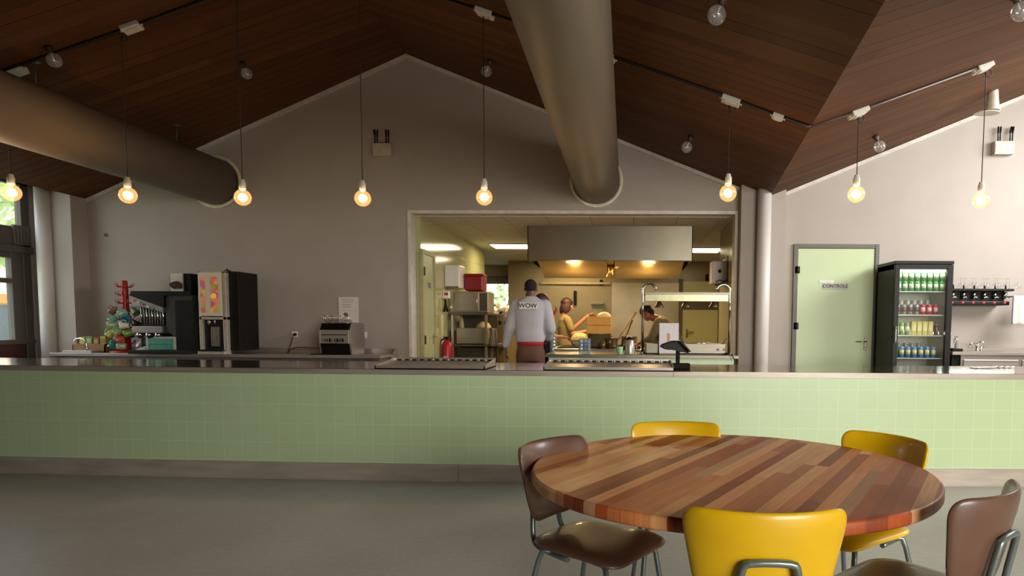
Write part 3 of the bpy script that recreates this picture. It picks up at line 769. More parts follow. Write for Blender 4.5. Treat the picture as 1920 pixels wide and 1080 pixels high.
# small marks and the notice
mb = MB(); p = at(199, 441, WY); mb.ball((p.x, WY-.004, p.z), .03, .004, .022, mtx=Matrix.Rotation(.4, 3, 'Y')); tag(mb.build('wall_plug', mat('smudge', '5c5348', .8)), 'small dark knot of a fixing hole on the left wall', 'plug')
a, b_ = at(635, 557, WY), at(673, 605, WY)
t = thing('notice_sheet', ((a.x+b_.x)/2, WY-.004, b_.z), 'white instruction sheet taped on the wall above the toaster', 'notice')
w, h = b_.x-a.x, a.z-b_.z
mb = MB(); mb.box(-w/2, w/2, -.004, 0, 0, h); mb.build('sheet', mat('paper', 'cfcac0', .7, 0, .02), t)
ink = mat('print_ink', '7a746a', .7)
mb = MB()
for k, (x0, x1) in enumerate(((-.36, .28), (-.3, .22), (-.3, .1), (-.3, .15))): mb.box(w*x0, w*x1, -.005, -.004, h*(.88-.09*k), h*(.88-.09*k)+.006)
mb.box(-.4*w, .4*w, -.005, -.004, h*.47, h*.47+.002); mb.box(-.25*w, .2*w, -.005, -.004, h*.08, h*.08+.005)
mb.build('printed_lines', ink, t)
mb = MB(); mb.lathe([(.002, 0), (.035, 0), (.036, .0015), (.002, .0015)], (-w*.15, -.0055, h*.3), seg=6, axis='y', smooth=False); mb.build('printed_picture', mat('print_dark', '5f584c', .7), t)

def socket_plate(px, py, n, label):
    p = at(px, py, WY); t = thing('wall_socket', (p.x, WY, p.z), label, 'socket', 'sockets over the back counter')
    w = .082*n
    mb = MB(); mb.box(-w/2, w/2, -.012, 0, -.041, .041, bev=.004, seg=1); mb.build('plate', WHITE, t)
    for k in range(n):
        cx = -w/2+.041+.082*k
        mb = MB(); mb.lathe([(.021, 0), (.021, -.013), (.0185, -.013), (.0185, -.004), (.001, -.004)], (cx, 0, 0), seg=20, axis='y'); mb.cyl((cx-.0095, -.006, 0), (cx-.0095, -.003, 0), .003, seg=8); mb.build('outlet', mat('socket_grey', 'b9b4a8', .5), t)  # outlet a little greyer than its plate
    return t
socket_plate(553, 627, 1, 'single white wall socket with a black plug in it')
socket_plate(677, 628, 2, 'double white wall socket right of the toaster')

# ================================================================== left back counter and what stands on it
BZ = .872
pf = at(400, 664, 8.25); BZ = pf.z
xr = at(713, 667, 8.25).x; xl = at(92, 662, 8.25).x
bc_ = thing('back_counter', (0, 0, 0), 'stainless steel back counter along the left wall', 'counter')
mb = MB(); mb.box(xl, xr, 8.25, WY-.02, BZ-.04, BZ, bev=.003, seg=1); mb.build('worktop', STEEL, bc_)
mb = MB(); mb.box(xl, xr, WY-.04, WY-.005, BZ, BZ+.065); mb.prism([(8.62, BZ-.06), (WY-.02, BZ-.06), (WY-.02, BZ+.065), (8.78, BZ+.065)], 'x', xr-.003, xr+.005); mb.build('upstand', STEEL, bc_)
mb = MB(); mb.box(xl+.03, xr-.03, 8.29, WY-.04, .1, BZ-.045); mb.build('carcass', mat('steel_grey_door', '7c766c', .45, .6), bc_)
mb = MB(); mb.box(xl+.05, xr-.05, 8.34, WY-.06, 0, .1); mb.build('plinth', BLACKM, bc_)
CY = 8.5
def bx(px, Y=8.3): return at(px, 620, Y).x
def bz(py, px=400): return at(px, py, CY).z

# mug tree
mtx_ = at(236, 657, 8.5).x; mt = thing('mug_tree', (mtx_, 8.52, BZ), 'red plastic mug tree with short upturned pegs, hung full of mugs', 'mug tree')
mb = MB(); mb.lathe([(.19, 0), (.19, .018), (.17, .026), (.05, .032), (.045, .05)], seg=32); mb.build('base_dish', RED, mt)
H = at(236, 526, 8.5).z-BZ
mb = MB(); mb.lathe([(.052, .03), (.045, H*.5), (.048, H*.52), (.040, H*.75), (.044, H*.77), (.036, H-.01), (.03, H)], seg=20); mb.build('stem', RED, mt)
for lev in range(8):
    z = .12+lev*(H-.2)/7
    for k in range(6):
        a = k*PI/3+lev*.5
        c_, s_ = math.cos(a), math.sin(a)
        P = [Vector((c_*r, s_*r, z+dz)) for r, dz in ((.035, 0), (.07, -.004), (.092, .012), (.108, .045))]
        mb = MB(); mb.tube(P, [.008, .008, .007, .004], 6); mb.build('peg', RED, mt)
def mug(loc, dirv, col, label, r=.048, h=.10, grp='mugs on the red tree', hang=0):
    """dirv = direction the mouth points to"""
    t = thing('mug', loc, label, 'mug', grp)
    z = Vector(dirv).normalized(); M = z.to_track_quat('Z', 'Y').to_matrix().to_4x4() @ Matrix.Rotation(hang, 4, 'Z')
    t.matrix_world = Matrix.Translation(loc) @ M
    c = mat('mug_'+col, col, .25, 0, .04, coat=.3)
    mb = MB(); mb.lathe([(r*.72, 0), (r*.78, .004), (r, h*.9), (r, h), (r-.004, h), (r-.005, h*.85), (r*.7, .006), (.001, .006)], seg=20); mb.build('cup', c, t)
    mb = MB(); mb.tube([(r*.85, 0, h*.25), (r+.018, 0, h*.3), (r+.026, 0, h*.5), (r+.016, 0, h*.72), (r*.93, 0, h*.75)], .006, 8); mb.build('handle', c, t)
    return t
CM = {'7fb39a': 'pale sea green', '1f7f8f': 'deep teal', 'd9cfc0': 'off white', '9cc08c': 'light green', 'b9c25c': 'yellow green', 'c2503c': 'brick red', 'a8b488': 'sage', '2e8a80': 'turquoise', '7a5a44': 'brown', '5b6b3c': 'olive', '74a890': 'grey green', '3a3230': 'near black', '88ad78': 'moss green', '6d7a4a': 'dark olive'}
mugs = [  # px, py of centre, dy, mouth direction (image x, up), colour, label
 (231, 586, -.13, (-.8, -.5, -.5), '7fb39a', 'pale sea green mug hanging highest in the tree, mouth down left'),
 (213, 598, -.11, (-.6, -.5, -.7), '74a890', 'grey green mug at the left edge below the highest mug'),
 (238, 597, -.15, (.2, -.9, -.4), '1f7f8f', 'deep teal mug in the middle of the tree'),
 (211, 609, -.12, (-.9, -.5, -.05), '9cc08c', 'light green mug lying level at the left of the white mug'),
 (234, 610, -.16, (-.9, -.5, -.05), 'd9cfc0', 'off white mug lying level in the middle of the tree'),
 (208, 625, -.08, (-.6, -.4, -.7), 'b9c25c', 'yellow green mug at the lower left, half hidden'),
 (222, 622, -.15, (-.7, -.6, -.5), '88ad78', 'moss green mug under the off white mug'),
 (242, 624, -.15, (-.9, -.5, -.4), '6d9a3c', 'leaf green mug at the lower right, tilted down left'),
 (226, 636, -.16, (-.85, -.6, -.3), 'c2503c', 'brick red mug low in the tree'),
 (229, 649, -.15, (-.95, -.4, .1), 'a8b488', 'sage mug lowest at the front of the tree'),
 (211, 645, -.12, (-.1, -.4, -1.), '2e8a80', 'turquoise mug standing upside down at the lower left'),
 (214, 582, .0, (-.9, -.2, -.5), '7a5a44', 'brown mug behind the highest green mug, left side'),
 (252, 583, .02, (.8, -.2, -.7), '5b6b3c', 'olive mug at the upper right beside the coffee machine'),
 (253, 606, -.05, (.9, -.3, -.5), '3a3230', 'near black mug at the right side of the tree')]
for px, py, dy, dv, colr, lab in mugs:
    y = 8.5+dy; p = at(px, py, y); d = Vector(dv).normalized(); p = p-d*.045
    mug(p, d, colr, lab, hang=1.2)

# round glass jar
p = at(264, 656, 8.3); t = thing('glass_jar', (p.x, 8.36, BZ), 'round glass jar half filled with white sachets beside the mug tree', 'jar')
mb = MB(); mb.lathe([(.05, 0), (.085, .03), (.10, .08), (.088, .13), (.06, .155), (.06, .165), (.056, .165), (.055, .155), (.083, .128), (.095, .08), (.08, .034), (.001, .006)], seg=28); mb.build('bowl', GLASS, t)
mb = MB()
mb.ball((0, 0, .045), .075, .075, .035); mb.build('sachets', mat('sachet_white', 'cfc8b8', .7, 0, .25, 60, bump=.5), t)

# crate with packets, small tap, tray at the far left
p0, p1 = at(139, 657, 8.5), at(200, 640, 8.5)
t = thing('wooden_crate', ((p0.x+p1.x)/2, 8.6, BZ), 'low wooden crate at the left end of the back counter', 'crate')
w = (p1.x-p0.x)*.98; wood = mat('crate_wood', '8a6236', .6, 0, .2, 6., (1, 1, 8))
mb = MB(); mb.box(-w/2, w/2, -.13, -.118, 0, .11); mb.box(-w/2, w/2, .118, .13, 0, .11); mb.box(-w/2, -w/2+.012, -.13, .13, 0, .11); mb.box(w/2-.012, w/2, -.13, .13, 0, .11); mb.box(-w/2, w/2, -.13, .13, 0, .01); mb.box(-w/2, w/2, -.135, -.13, .085, .11); mb.build('box_body', wood, t)
for k, (dx, wd, hh, c, lab) in enumerate(((-.14, .08, .19, '8d9a3a', 'yellow green tea packet standing at the left in the crate'), (-.05, .085, .20, '5d7a34', 'green tea packet standing second in the crate'), (.045, .08, .19, '7a3a24', 'red brown tea packet standing third in the crate'), (.135, .08, .2, 'a8862c', 'ochre tea packet standing at the right in the crate'))):
    q = thing('tea_packet', ((p0.x+p1.x)/2+dx, 8.6, BZ+.01), lab, 'packet', 'packets in the wooden crate')
    mb = MB(); mb.box(-wd/2, wd/2, -.06, .06, 0, hh, bev=.003, seg=1); mb.build('carton', mat('pack'+c, c, .6, 0, .2, 20), q)
    mb = MB(); mb.box(-wd*.35, wd*.35, -.062, -.06, hh*.55, hh*.85); mb.build('front_label', mat('packlab%d' % k, ('c9b24a', '9fb05a', 'b08a3c', '6a7a2c')[k], .6), q)
p = at(171, 657, 8.4); t = thing('tap', (p.x-.06, 8.4, BZ), 'small chrome tap in front of the wooden crate', 'tap')
mb = MB(); mb.tube(smooth_path([Vector(q) for q in ((0, 0, 0), (0, 0, .12), (-.02, 0, .165), (-.08, 0, .185), (-.14, 0, .17), (-.16, 0, .13))]), .009, 10); mb.build('spout', CHROME, t)
mb = MB(); mb.cyl((0, 0, 0), (0, 0, .03), .022); mb.cyl((.0, -.02, .05), (.06, -.03, .06), .006); mb.build('valve', CHROME, t)
a, b_ = at(120, 655, 8.35), at(175, 661, 8.35)
mb = MB(); mb.box(0, b_.x-a.x, -.1, .1, 0, .028, bev=.004); o = mb.build('napkin_tray', STEEL, None, (a.x, 8.42, BZ)); tag(o, 'flat steel tray left of the small chrome tap', 'tray')

# espresso machine
xa, xb = bx(247), bx(366); wz = bz(548)-BZ; w = xb-xa
em = thing('espresso_machine', (xa, 8.3, BZ), 'big black and steel espresso machine between the mug tree and the drinks machine', 'coffee machine')
drk = mat('machine_dark', '1d1c19', .4, 0, .1, spec=.25); side = mat('machine_grey', '3a3a33', .45, 0, .06, spec=.25)
D = .5
mb = MB(); mb.prism([(w*.60, .0), (w*.97, .0), (w*.97, wz*.97), (w*.62, wz*.97), (w*.55, wz*.9), (w*.55, wz*.35), (w*.66, wz*.3)], 'y', .0, D, bev=.008); mb.build('side_housing', side, em)
mb = MB(); mb.prism([(w*.70, .03), (w*.985, .03), (w*.985, wz*.86), (w*.70, wz*.86)], 'y', -.006, 0); mb.build('side_panel', mat('machine_black', '15120e', .45, spec=.2), em)
mb = MB(); mb.prism([(.01, wz*.93), (.03, wz), (w*.98, wz), (w*.98, wz*.94), (w*.55, wz*.93), (w*.55, wz*.74)], 'y', -.03, D, bev=.004); mb.build('hood', BLACK, em)
mb = MB(); mb.prism([(.02, wz*.80), (.02, wz*.92), (w*.52, wz*.74), (w*.52, wz*.66)], 'y', -.02, .1); mb.build('control_strip', STEEL_D, em)
mb = MB(); mb.box(.03, w*.56, .12, D, wz*.1, wz*.86); mb.build('back_body', drk, em)
for k, cc in enumerate(('d8783a', 'c8c8c8', '9a3a4a', 'c8c8c8', '3a8a6a')):
    mb = MB(); mb.cyl((.06+k*.06, -.02, wz*(.855-.035*k)), (.06+k*.06, -.034, wz*(.855-.035*k)), .014, seg=12); mb.build('button', mat('button'+cc, cc, .3), em)
mb = MB(); mb.box(.03, w*.5, -.03, .12, wz*.33, wz*.44, bev=.01); mb.build('group_bar', STEEL_D, em)
for k in range(3):
    x = .10+k*.12
    mb = MB(); mb.cyl((x, .0, wz*.33), (x, .0, wz*.27), .033); mb.cyl((x, -.02, wz*.28), (x, -.13, wz*.27), .010); g = mb.build('portafilter', CHROME, em)
    mb = MB(); mb.cyl((x, -.1, wz*.275), (x, -.17, wz*.265), .014); mb.build('grip', BLACK, g)
for k in range(9):
    x = .06+k*.036; mb = MB(); mb.cyl((x, .10, wz*.46), (x, .10, wz*.76), .010, seg=8); mb.build('column_pipe', STEEL_D if k % 2 else CHROME, em)
mb = MB(); mb.box(w*.22, w*.70, -.01, .1, .05, wz*.27, bev=.006); o = mb.build('lower_panel', mat('machine_cream', 'b9b7a6', .4), em)
mb = MB(); mb.box(w*.26, w*.66, -.016, -.01, .055, wz*.245, bev=.003); mb.build('teal_plate', mat('teal_panel', '4f9a80', .3), em)
mb = MB(); mb.box(w*.29, w*.63, -.02, -.016, wz*.145, wz*.155); mb.box(w*.29, w*.295, -.02, -.016, .06, wz*.15); mb.box(w*.625, w*.63, -.02, -.016, .06, wz*.15); mb.build('groove', mat('teal_dark', '2f6a58', .3), em)
mb = MB(); mb.box(w*.05, w*.99, -.14, .1, .0, .045, bev=.006); mb.build('drip_tray', drk, em)

# card box on top of the machine
a, b_ = at(320, 514, 8.4), at(357, 548, 8.4)
t = thing('napkin_dispenser', (a.x, 8.4, BZ+wz), 'small steel fronted dispenser standing on top of the espresso machine', 'dispenser')
w2, h2 = (b_.x-a.x), .235
mb = MB(); mb.box(0, w2*.62, 0, .02, 0, h2, bev=.003); mb.build('front_plate', mat('brushed_light', 'c9c3b4', .35, .5), t)
mb = MB(); mb.box(0, w2, .02, .25, 0, h2, bev=.006); mb.build('housing', BLACK, t)
mb = MB(); mb.prism([(-.02, .10), (.04, .125), (.08, .135), (.12, .12), (w2*.62, .09), (w2*.6, .04), (.04, .035), (.0, .06)], 'y', -.02, .0, bev=.004); mb.build('mouth', mat('dark_maroon', '3a1414', .3), t)

# hot drinks machine
xa, xb, xm = bx(374, 8.2), bx(473, 8.2), bx(416, 8.2)
t = thing('drinks_machine', (xa, 8.2, BZ), 'tall drinks machine with fruit pictures on its lit front', 'vending machine')
w = at(473, 600, 8.55).x-xa; wf = at(421, 600, 8.2).x-xa+.03; hh = at(400, 508, 8.2).z-BZ
mb = MB(); mb.prism([(xa*0+.03, 0.05), (w+.0, .05), (w, hh-.0), (.03, hh)], 'y', .06, .5, bev=.006); mb.build('housing', mat('machine_side', '15130f', .5, spec=.2), t)
silver = mat('silver_front', 'b5ae9c', .35, .4)
mb = MB(); mb.box(0, .035, 0, .1, 0, hh, bev=.006); mb.box(wf-.05, wf, 0, .1, 0, hh, bev=.006); mb.box(0, wf, 0, .08, hh*.42, hh*.45); mb.box(0, wf, .07, .09, 0, hh); mb.box(0, wf, 0, .08, hh-.02, hh); mb.build('front_frame', silver, t)
lit = emit('lit_panel', 'b5b09a', .08)
mb = MB(); mb.box(.02, wf-.055, -.012, .02, hh*.46, hh*.985, bev=.006); dr = mb.build('lit_door', lit, t)
pm = bpy.data.materials.new('fruit_picture'); pm.use_nodes = True; N = pm.node_tree.nodes; L = pm.node_tree.links; b = N['Principled BSDF']
tc = N.new('ShaderNodeTexCoord'); vo = N.new('ShaderNodeTexVoronoi'); vo.inputs['Scale'].default_value = 16; L.new(tc.outputs['Object'], vo.inputs[0])
sp = N.new('ShaderNodeSeparateColor'); L.new(vo.outputs['Color'], sp.inputs[0]); rp = N.new('ShaderNodeValToRGB'); E_ = rp.color_ramp.elements
while len(E_) < 6: E_.new(.5)
for i, c in enumerate(('b8503c', 'c97a5a', '6f8a3a', 'd9a038', 'a04a70', 'c06a50')): E_[i].position = i/5; E_[i].color = lin(c)+(1,)
L.new(sp.outputs[0], rp.inputs[0]); L.new(rp.outputs[0], b.inputs['Base Color']); L.new(rp.outputs[0], b.inputs['Emission Color']); b.inputs['Emission Strength'].default_value = .3
for x0, x1 in ((.035, .035+wf*.17), (wf*.46, wf*.46+wf*.28)):
    mb = MB(); mb.box(x0, x1, -.015, -.012, hh*.50, hh*.93); mb.build('picture', pm, dr)
mb = MB(); mb.lathe([(.022, 0), (.034, 0), (.034, -.006), (.022, -.006)], (wf*.58, -.015, hh*.70), seg=16, axis='y'); mb.build('printed_ring', emit('printed_orange', 'e0a83c', .4), dr)
mb = MB(); mb.box(.035, wf-.05, .05, .07, .06, hh*.42); mb.build('niche', drk, t)
mb = MB(); mb.cyl((wf*.3, .04, hh*.42), (wf*.3, .04, hh*.36), .02); mb.cyl((wf*.5, .04, hh*.42), (wf*.5, .04, hh*.37), .012); mb.build('nozzle', CHROME, t)
for k in range(5):
    x = wf*.36+k*.022; mb = MB(); mb.box(x, x+.012, .03, .045, .1, hh*.33); mb.build('cup_guide', STEEL, t)
mb = MB(); mb.box(.01, wf-.04, -.06, .06, .04, .06, bev=.004); mb.build('drip_grate', BLACK, t)
mb = MB(); mb.box(0.0, wf-.02, -.05, .08, 0, .04, bev=.004); mb.build('foot_tray', silver, t)
mb = MB(); mb.cyl((w-.12, .1, hh), (w-.12, .1, hh+.0), .0); mb.bm.clear(); mb.box(wf-.08, wf-.02, .1, .15, hh, hh+.02, bev=.004); mb.cyl((wf-.05, .12, hh+.02), (wf-.05, .12, hh+.04), .008); mb.build('lid_catch', BLACK, t)

# conveyor toaster
xa, xb = bx(597), bx(657); xe = at(676, 620, 8.6).x; hz = bz(604)-BZ
t = thing('toaster', (xa, 8.3, BZ), 'stainless toaster with a wire rack on top and three black knobs', 'toaster')
w = xb-xa
for x_ in (0, w-.02):
    mb = MB(); mb.prism([(.05, .0), (.42, .0), (.45, hz*.3), (.45, hz*.95), (.40, hz), (.06, hz), (0, hz*.78), (0, hz*.36)], 'x', x_, x_+.02, bev=.003); mb.build('side_plate', STEEL_D, t)
mb = MB(); mb.box(.02, w-.02, .0, .03, hz*.36, hz*.78, bev=.003); mb.box(.02, w-.02, .08, .42, .06, hz-.03); fp = mb.build('front_panel', STEEL, t)
mb = MB(); mb.prism([(.002, hz*.36), (.05, 0), (.08, 0), (.03, hz*.36)], 'x', .02, w-.02); mb.build('crumb_chute', BLACK, t)
mb = MB(); mb.prism([(.0, hz*.79), (.06, hz*.99), (.10, hz*.99), (.03, hz*.79)], 'x', .02, w-.02); mb.build('mouth', BLACK, t)
mb = MB(); mb.box(.04, w-.05, -.004, 0, hz*.62, hz*.64); mb.build('slot', BLACK, t)
for px in (608, 617, 631, 641):
    x = bx(px)-xa; r = .014 if px == 608 else .025
    mb = MB(); mb.cyl((x, 0, hz*.46), (x, -.025, hz*.46), r, r*.85, 16); k_ = mb.build('knob', BLACK, t)
    mb = MB(); mb.box(x-.002, x+.002, -.028, -.025, hz*.46-r*.7, hz*.46+r*.7); mb.build('pointer', WHITE, k_)
mb = MB()
for k in range(15):
    x = .03+k*(w-.09)/14; mb.tube([(x+.03, .12, hz+.0), (x, .05, hz+.09)], .0045, 6)
mb.tube([(.03, .05, hz+.09), (w-.06, .05, hz+.09)], .004, 6); mb.tube([(.06, .12, hz+.002), (w-.03, .12, hz+.002)], .004, 6); mb.build('wire_rack', CHROME, t)
for x in (.03, w-.03):
    for y in (.1, .38): mb = MB(); mb.cyl((x, y, -.0), (x, y, .02), .014); mb.build('foot', BLACK, t)
# plug and cable
p = at(553, 627, WY-.03)
t = thing('power_cable', (p.x, WY-.03, p.z), 'black power cable hanging from the socket to the toaster', 'cable')
mb = MB(); mb.cyl((0, .016, 0), (0, -.03, -.002), .019, .015); mb.build('plug', BLACK, t)
e = Vector((xa+.05, 8.5, BZ+.04))-Vector((p.x, WY-.03, p.z)); z0 = BZ+.006-p.z
mb = MB(); mb.tube(smooth_path([Vector(q) for q in ((0, -.03, -.004), (-.005, -.05, -.04), (-.02, -.07, -.12), (-.035, -.12, z0+.02), (0, -.2, z0), (.08, -.25, z0+.05), (.2, -.25, z0+.075), (e.x-.08, -.3, z0+.06), (e.x-.03, e.y, z0+.03))], 4), .005, 6); mb.build('cable', BLACK, t)
a = at(580, 663, 8.3); mb = MB(); mb.box(0, .16, -.01, .01, 0, .012, bev=.003); mb.cyl((.12, 0, .008), (.2, 0, .008), .007); tag(mb.build('serving_tongs', BLACK, None, (a.x, 8.33, BZ)), 'black tongs lying left of the toaster', 'tongs')

# ================================================================== drinks fridge
FY = 8.22
fx0, fx1 = at(1677, 560, FY).x, at(1786, 560, FY).x; fz = at(1730, 489, FY).z
fr_ = thing('display_fridge', ((fx0+fx1)/2, FY, 0), 'tall black glass fronted drinks fridge right of the green door', 'fridge')
w = fx1-fx0; h = w/2; D = .58
blk = mat('fridge_black', '15120f', .4, 0, .1, spec=.25)
mb = MB(); mb.box(-h, -h+.03, .05, D, .0, fz-.04); mb.box(h-.03, h, .05, D, 0, fz-.04); mb.box(-h, h, D-.03, D, 0, fz-.04); mb.box(-h, h, .05, D, 0, .14); mb.box(-h, h, .05, D, fz-.10, fz-.04); mb.box(-h-.006, h+.006, .0, D, fz-.04, fz, bev=.004); mb.build('body', blk, fr_)
gx0, gx1 = at(1686, 560, FY).x-(fx0+fx1)/2, at(1775, 560, FY).x-(fx0+fx1)/2; gz1 = at(1730, 503, FY).z
mb = MB(); mb.box(-h, gx0, 0, .045, .12, fz-.045, bev=.003, seg=1); mb.box(gx1, h, 0, .045, .12, fz-.045, bev=.003, seg=1); mb.box(gx0, gx1, 0, .045, gz1, fz-.045); mb.box(gx0, gx1, 0, .045, .12, .2); dr = mb.build('door', blk, fr_)
mb = MB(); mb.box(gx0, gx1, .02, .026, .2, gz1); mb.build('glass', GLASS, dr)
mb = MB(); mb.box(-h+.012, -h+.03, -.035, -.02, 1.08, 1.28, bev=.004); mb.box(-h+.014, -h+.028, -.035, 0, 1.09, 1.11); mb.box(-h+.014, -h+.028, -.035, 0, 1.25, 1.27); mb.build('handle', STEEL_D, dr)
liner = mat('fridge_liner', 'a8a898', .5, 0, .04)
mb = MB(); mb.box(-h+.03, h-.03, D-.045, D-.03, .14, fz-.1); mb.box(h-.042, h-.03, .05, D-.03, .14, fz-.1); mb.box(-h+.03, -h+.042, .05, D-.03, .14, fz-.1); mb.build('liner', liner, fr_)
mb = MB(); mb.box(-h+.05, h-.05, .06, .10, fz-.125, fz-.10); mb.build('light_strip', emit('fridge_light', 'f2ffe8', 2.5), fr_)
l = bpy.data.lights.new('fridge_lamp', 'AREA'); l.shape = 'RECTANGLE'; l.size = w-.12; l.size_y = .1; l.energy = 3.5; l.color = (.92, 1, .9)
o = bpy.data.objects.new('fridge_lamp', l); COL.objects.link(o); o.parent = fr_; o.location = (0, .09, fz-.13)
l = bpy.data.lights.new('fridge_lamp', 'AREA'); l.shape = 'RECTANGLE'; l.size = .03; l.size_y = 1.5; l.energy = 3; l.color = (.92, 1, .9)
o = bpy.data.objects.new('fridge_lamp', l); COL.objects.link(o); o.parent = fr_; o.location = (h-.05, .07, 1.2); o.rotation_euler = (math.radians(-60), math.radians(90), 0)
wire = mat('shelf_wire', 'b9b8b0', .3, .8)
SZ = [at(1730, y, FY+.06).z for y in (546, 590, 628.5, 671)]+[.55]
for z in SZ:
    mb = MB(); mb.box(-h+.04, h-.04, .06, .07, z-.012, z); mb.box(-h+.04, h-.04, D-.06, D-.05, z-.006, z)
    for k in range(14):
        x = -h+.05+k*(w-.1)/13; mb.box(x-.002, x+.002, .06, D-.05, z-.006, z-.001)
    s_ = mb.build('shelf', wire, fr_)
fo = fr_.location
def can_proto(name, label, group, r, hh, body, lid='c4c2bb', band=None):
    t = thing(name, (0, 0, -5), label, 'can' if 'can' in name else 'bottle', group)
    mb = MB(); mb.lathe([(r*.82, 0), (r, .008), (r, hh-.014), (r*.84, hh-.002)], seg=16); mb.build('body', mat(name+body, body, .3, .3, .08, 30), t)
    mb = MB(); mb.lathe([(r*.84, hh-.002), (r*.86, hh+.001), (r*.8, hh+.001), (r*.78, hh-.003), (.001, hh-.003)], seg=16); mb.build('lid', mat('can_lid', lid, .3, .6), t)
    if band:
        mb = MB(); mb.lathe([(r+.0006, hh*.35), (r+.0006, hh*.7)], seg=16) if 0 else mb.rings([[Vector(((r+.0008)*math.cos(a), (r+.0008)*math.sin(a), z)) for a in [math.radians(-150+12*i) for i in range(11)]]+[Vector(((r-.001)*math.cos(a), (r-.001)*math.sin(a), z)) for a in [math.radians(-30-12*i) for i in range(11)]] for z in (hh*.3, hh*.72)])
        mb.build('band', mat('band'+band, band, .4), t)
    return t
_used = set()
def place(proto, x, y, z, label=None, group=None):
    if id(proto) not in _used: _used.add(id(proto)); o = proto
    else: o = copy_tree(proto)
    o.location = (x, y, z)
    if label: o['label'] = label
    if group: o['group'] = group
    return o
# top shelf: green cans stacked two high
g1 = can_proto('drink_can', '', 'green cans on the top fridge shelf', .032, .122, '4f9a4a', band='cfd8c0')
ords = ['first', 'second', 'third', 'fourth', 'fifth', 'sixth', 'seventh', 'eighth']
span = w-.16
for lay in range(2):
    for k in range(8):
        place(g1, fo.x-h+.085+k*span/7.2, FY+.10, SZ[0]+lay*.125, 'green drink can, %s from the left in the %s layer of the top fridge shelf' % (ords[k], ('lower', 'upper')[lay]))
s1 = can_proto('drink_can', '', 'cans on the second fridge shelf', .032, .185, 'a7a49b')
for k in range(6): place(s1, fo.x-h+.095+k*.082, FY+.24, SZ[1], 'tall silver can in the back row of the second fridge shelf, %s from the left' % ords[k])
s2 = can_proto('drink_can', '', 'cans on the second fridge shelf', .032, .125, '8f8c84', band='6a3a38')
for k in range(4): place(s2, fo.x-h+.085+k*.078, FY+.12, SZ[1], 'short silver can in the front row of the second fridge shelf, %s from the left' % ords[k])
s3 = can_proto('drink_can', '', 'cans on the second fridge shelf', .032, .125, 'b5202c', band='e0b0a8')
for k in range(3): place(s3, fo.x-h+.085+(k+4)*.078, FY+.12, SZ[1], 'red can in the front row of the second fridge shelf, %s of the three reds' % ords[k])
y1 = can_proto('drink_can', '', 'cans on the third fridge shelf', .030, .15, '7fa04a', band='d8d8b0')
for k in range(3): place(y1, fo.x-h+.08+k*.066, FY+.12, SZ[2], 'yellow green can on the third fridge shelf, %s from the left' % ords[k])
def carton_proto(name, group, wd, dp, hh, c, c2):
    t = thing(name, (0, 0, -5), '', 'carton', group)
    mb = MB(); mb.box(-wd/2, wd/2, -dp/2, dp/2, 0, hh, bev=.003, seg=1); mb.build('box_body', mat(name+c, c, .5, 0, .15, 25), t)
    mb = MB(); mb.box(-wd*.36, wd*.36, -dp/2-.001, -dp/2, hh*.3, hh*.75); mb.build('print', mat('pr'+c2, c2, .5), t); return t
c1 = carton_proto('drink_carton', 'yellow cartons on the third fridge shelf', .062, .06, .17, 'b8a850', 'd2c890')
for k in range(4): place(c1, fo.x-h+.295+k*.068, FY+.13, SZ[2], 'yellow drink carton on the third fridge shelf, %s from the left' % ords[k])
c2 = can_proto('drink_can', 'dark brown can at the right end of the third fridge shelf', 'cans on the third fridge shelf', .032, .13, '5a4432'); place(c2, fo.x-h+.575, FY+.12, SZ[2])
b1 = can_proto('drink_can', '', 'cans on the fourth fridge shelf', .032, .185, '6f746e')
for k in range(4): place(b1, fo.x-h+.17+k*.082, FY+.24, SZ[3], 'tall grey can in the back row of the fourth fridge shelf, %s from the left' % ords[k])
b2 = can_proto('drink_can', '', 'cans on the fourth fridge shelf', .032, .135, '3a7aa8', band='c8c070')
for k in range(6): place(b2, fo.x-h+.155+k*.078, FY+.12, SZ[3], 'blue can in the front row of the fourth fridge shelf, %s from the left' % ords[k])
t = thing('drink_bottle', (fo.x-h+.08, FY+.12, SZ[3]), 'green bottle with an orange cap at the left of the fourth fridge shelf', 'bottle')
mb = MB(); mb.lathe([(.028, 0), (.03, .01), (.03, .12), (.012, .18), (.012, .21)], seg=16); mb.build('body', mat('bottle_green', '2f6a38', .2), t)
mb = MB(); mb.lathe([(.015, .205), (.015, .235)], seg=14); mb.build('cap', mat('cap_orange', 'c98a5a', .4), t)
c3 = carton_proto('drink_carton', 'blue cartons on the lowest visible fridge shelf', .085, .07, .22, '2f6a90', '9fb8b0')
for k in range(6): place(c3, fo.x-h+.09+k*.094, FY+.13, SZ[4]+.0, 'blue carton low in the fridge just above the bar, %s from the left' % ords[k])

# ================================================================== glass washing corner at the right
sy = 8.3
x0 = at(1804, 668, sy).x; zt = at(1860, 659, 8.45).z
sk = thing('sink_unit', (x0, sy, 0), 'stainless sink unit against the right end of the wall', 'sink')
mb = MB(); mb.box(-.12, 2.2, 0, WY-sy-.01, zt-.04, zt, bev=.003, seg=1); mb.box(-.12, 2.2, WY-sy-.03, WY-sy-.01, zt, zt+.03); mb.build('worktop', STEEL, sk)
mb = MB(); mb.box(.0, 2.2, .03, WY-sy-.03, .1, zt-.04); mb.build('carcass', STEEL_D, sk)
for k in range(3):
    mb = MB(); mb.box(.03+k*.72, .70+k*.72, .012, .03, .15, zt-.10, bev=.004); p_ = mb.build('door', STEEL, sk)
    mb = MB(); mb.box(.04+k*.72, .69+k*.72, .006, .012, zt-.12, zt-.11); mb.build('pull_edge', STEEL_D, p_)
p = at(1838, 656, 8.6)
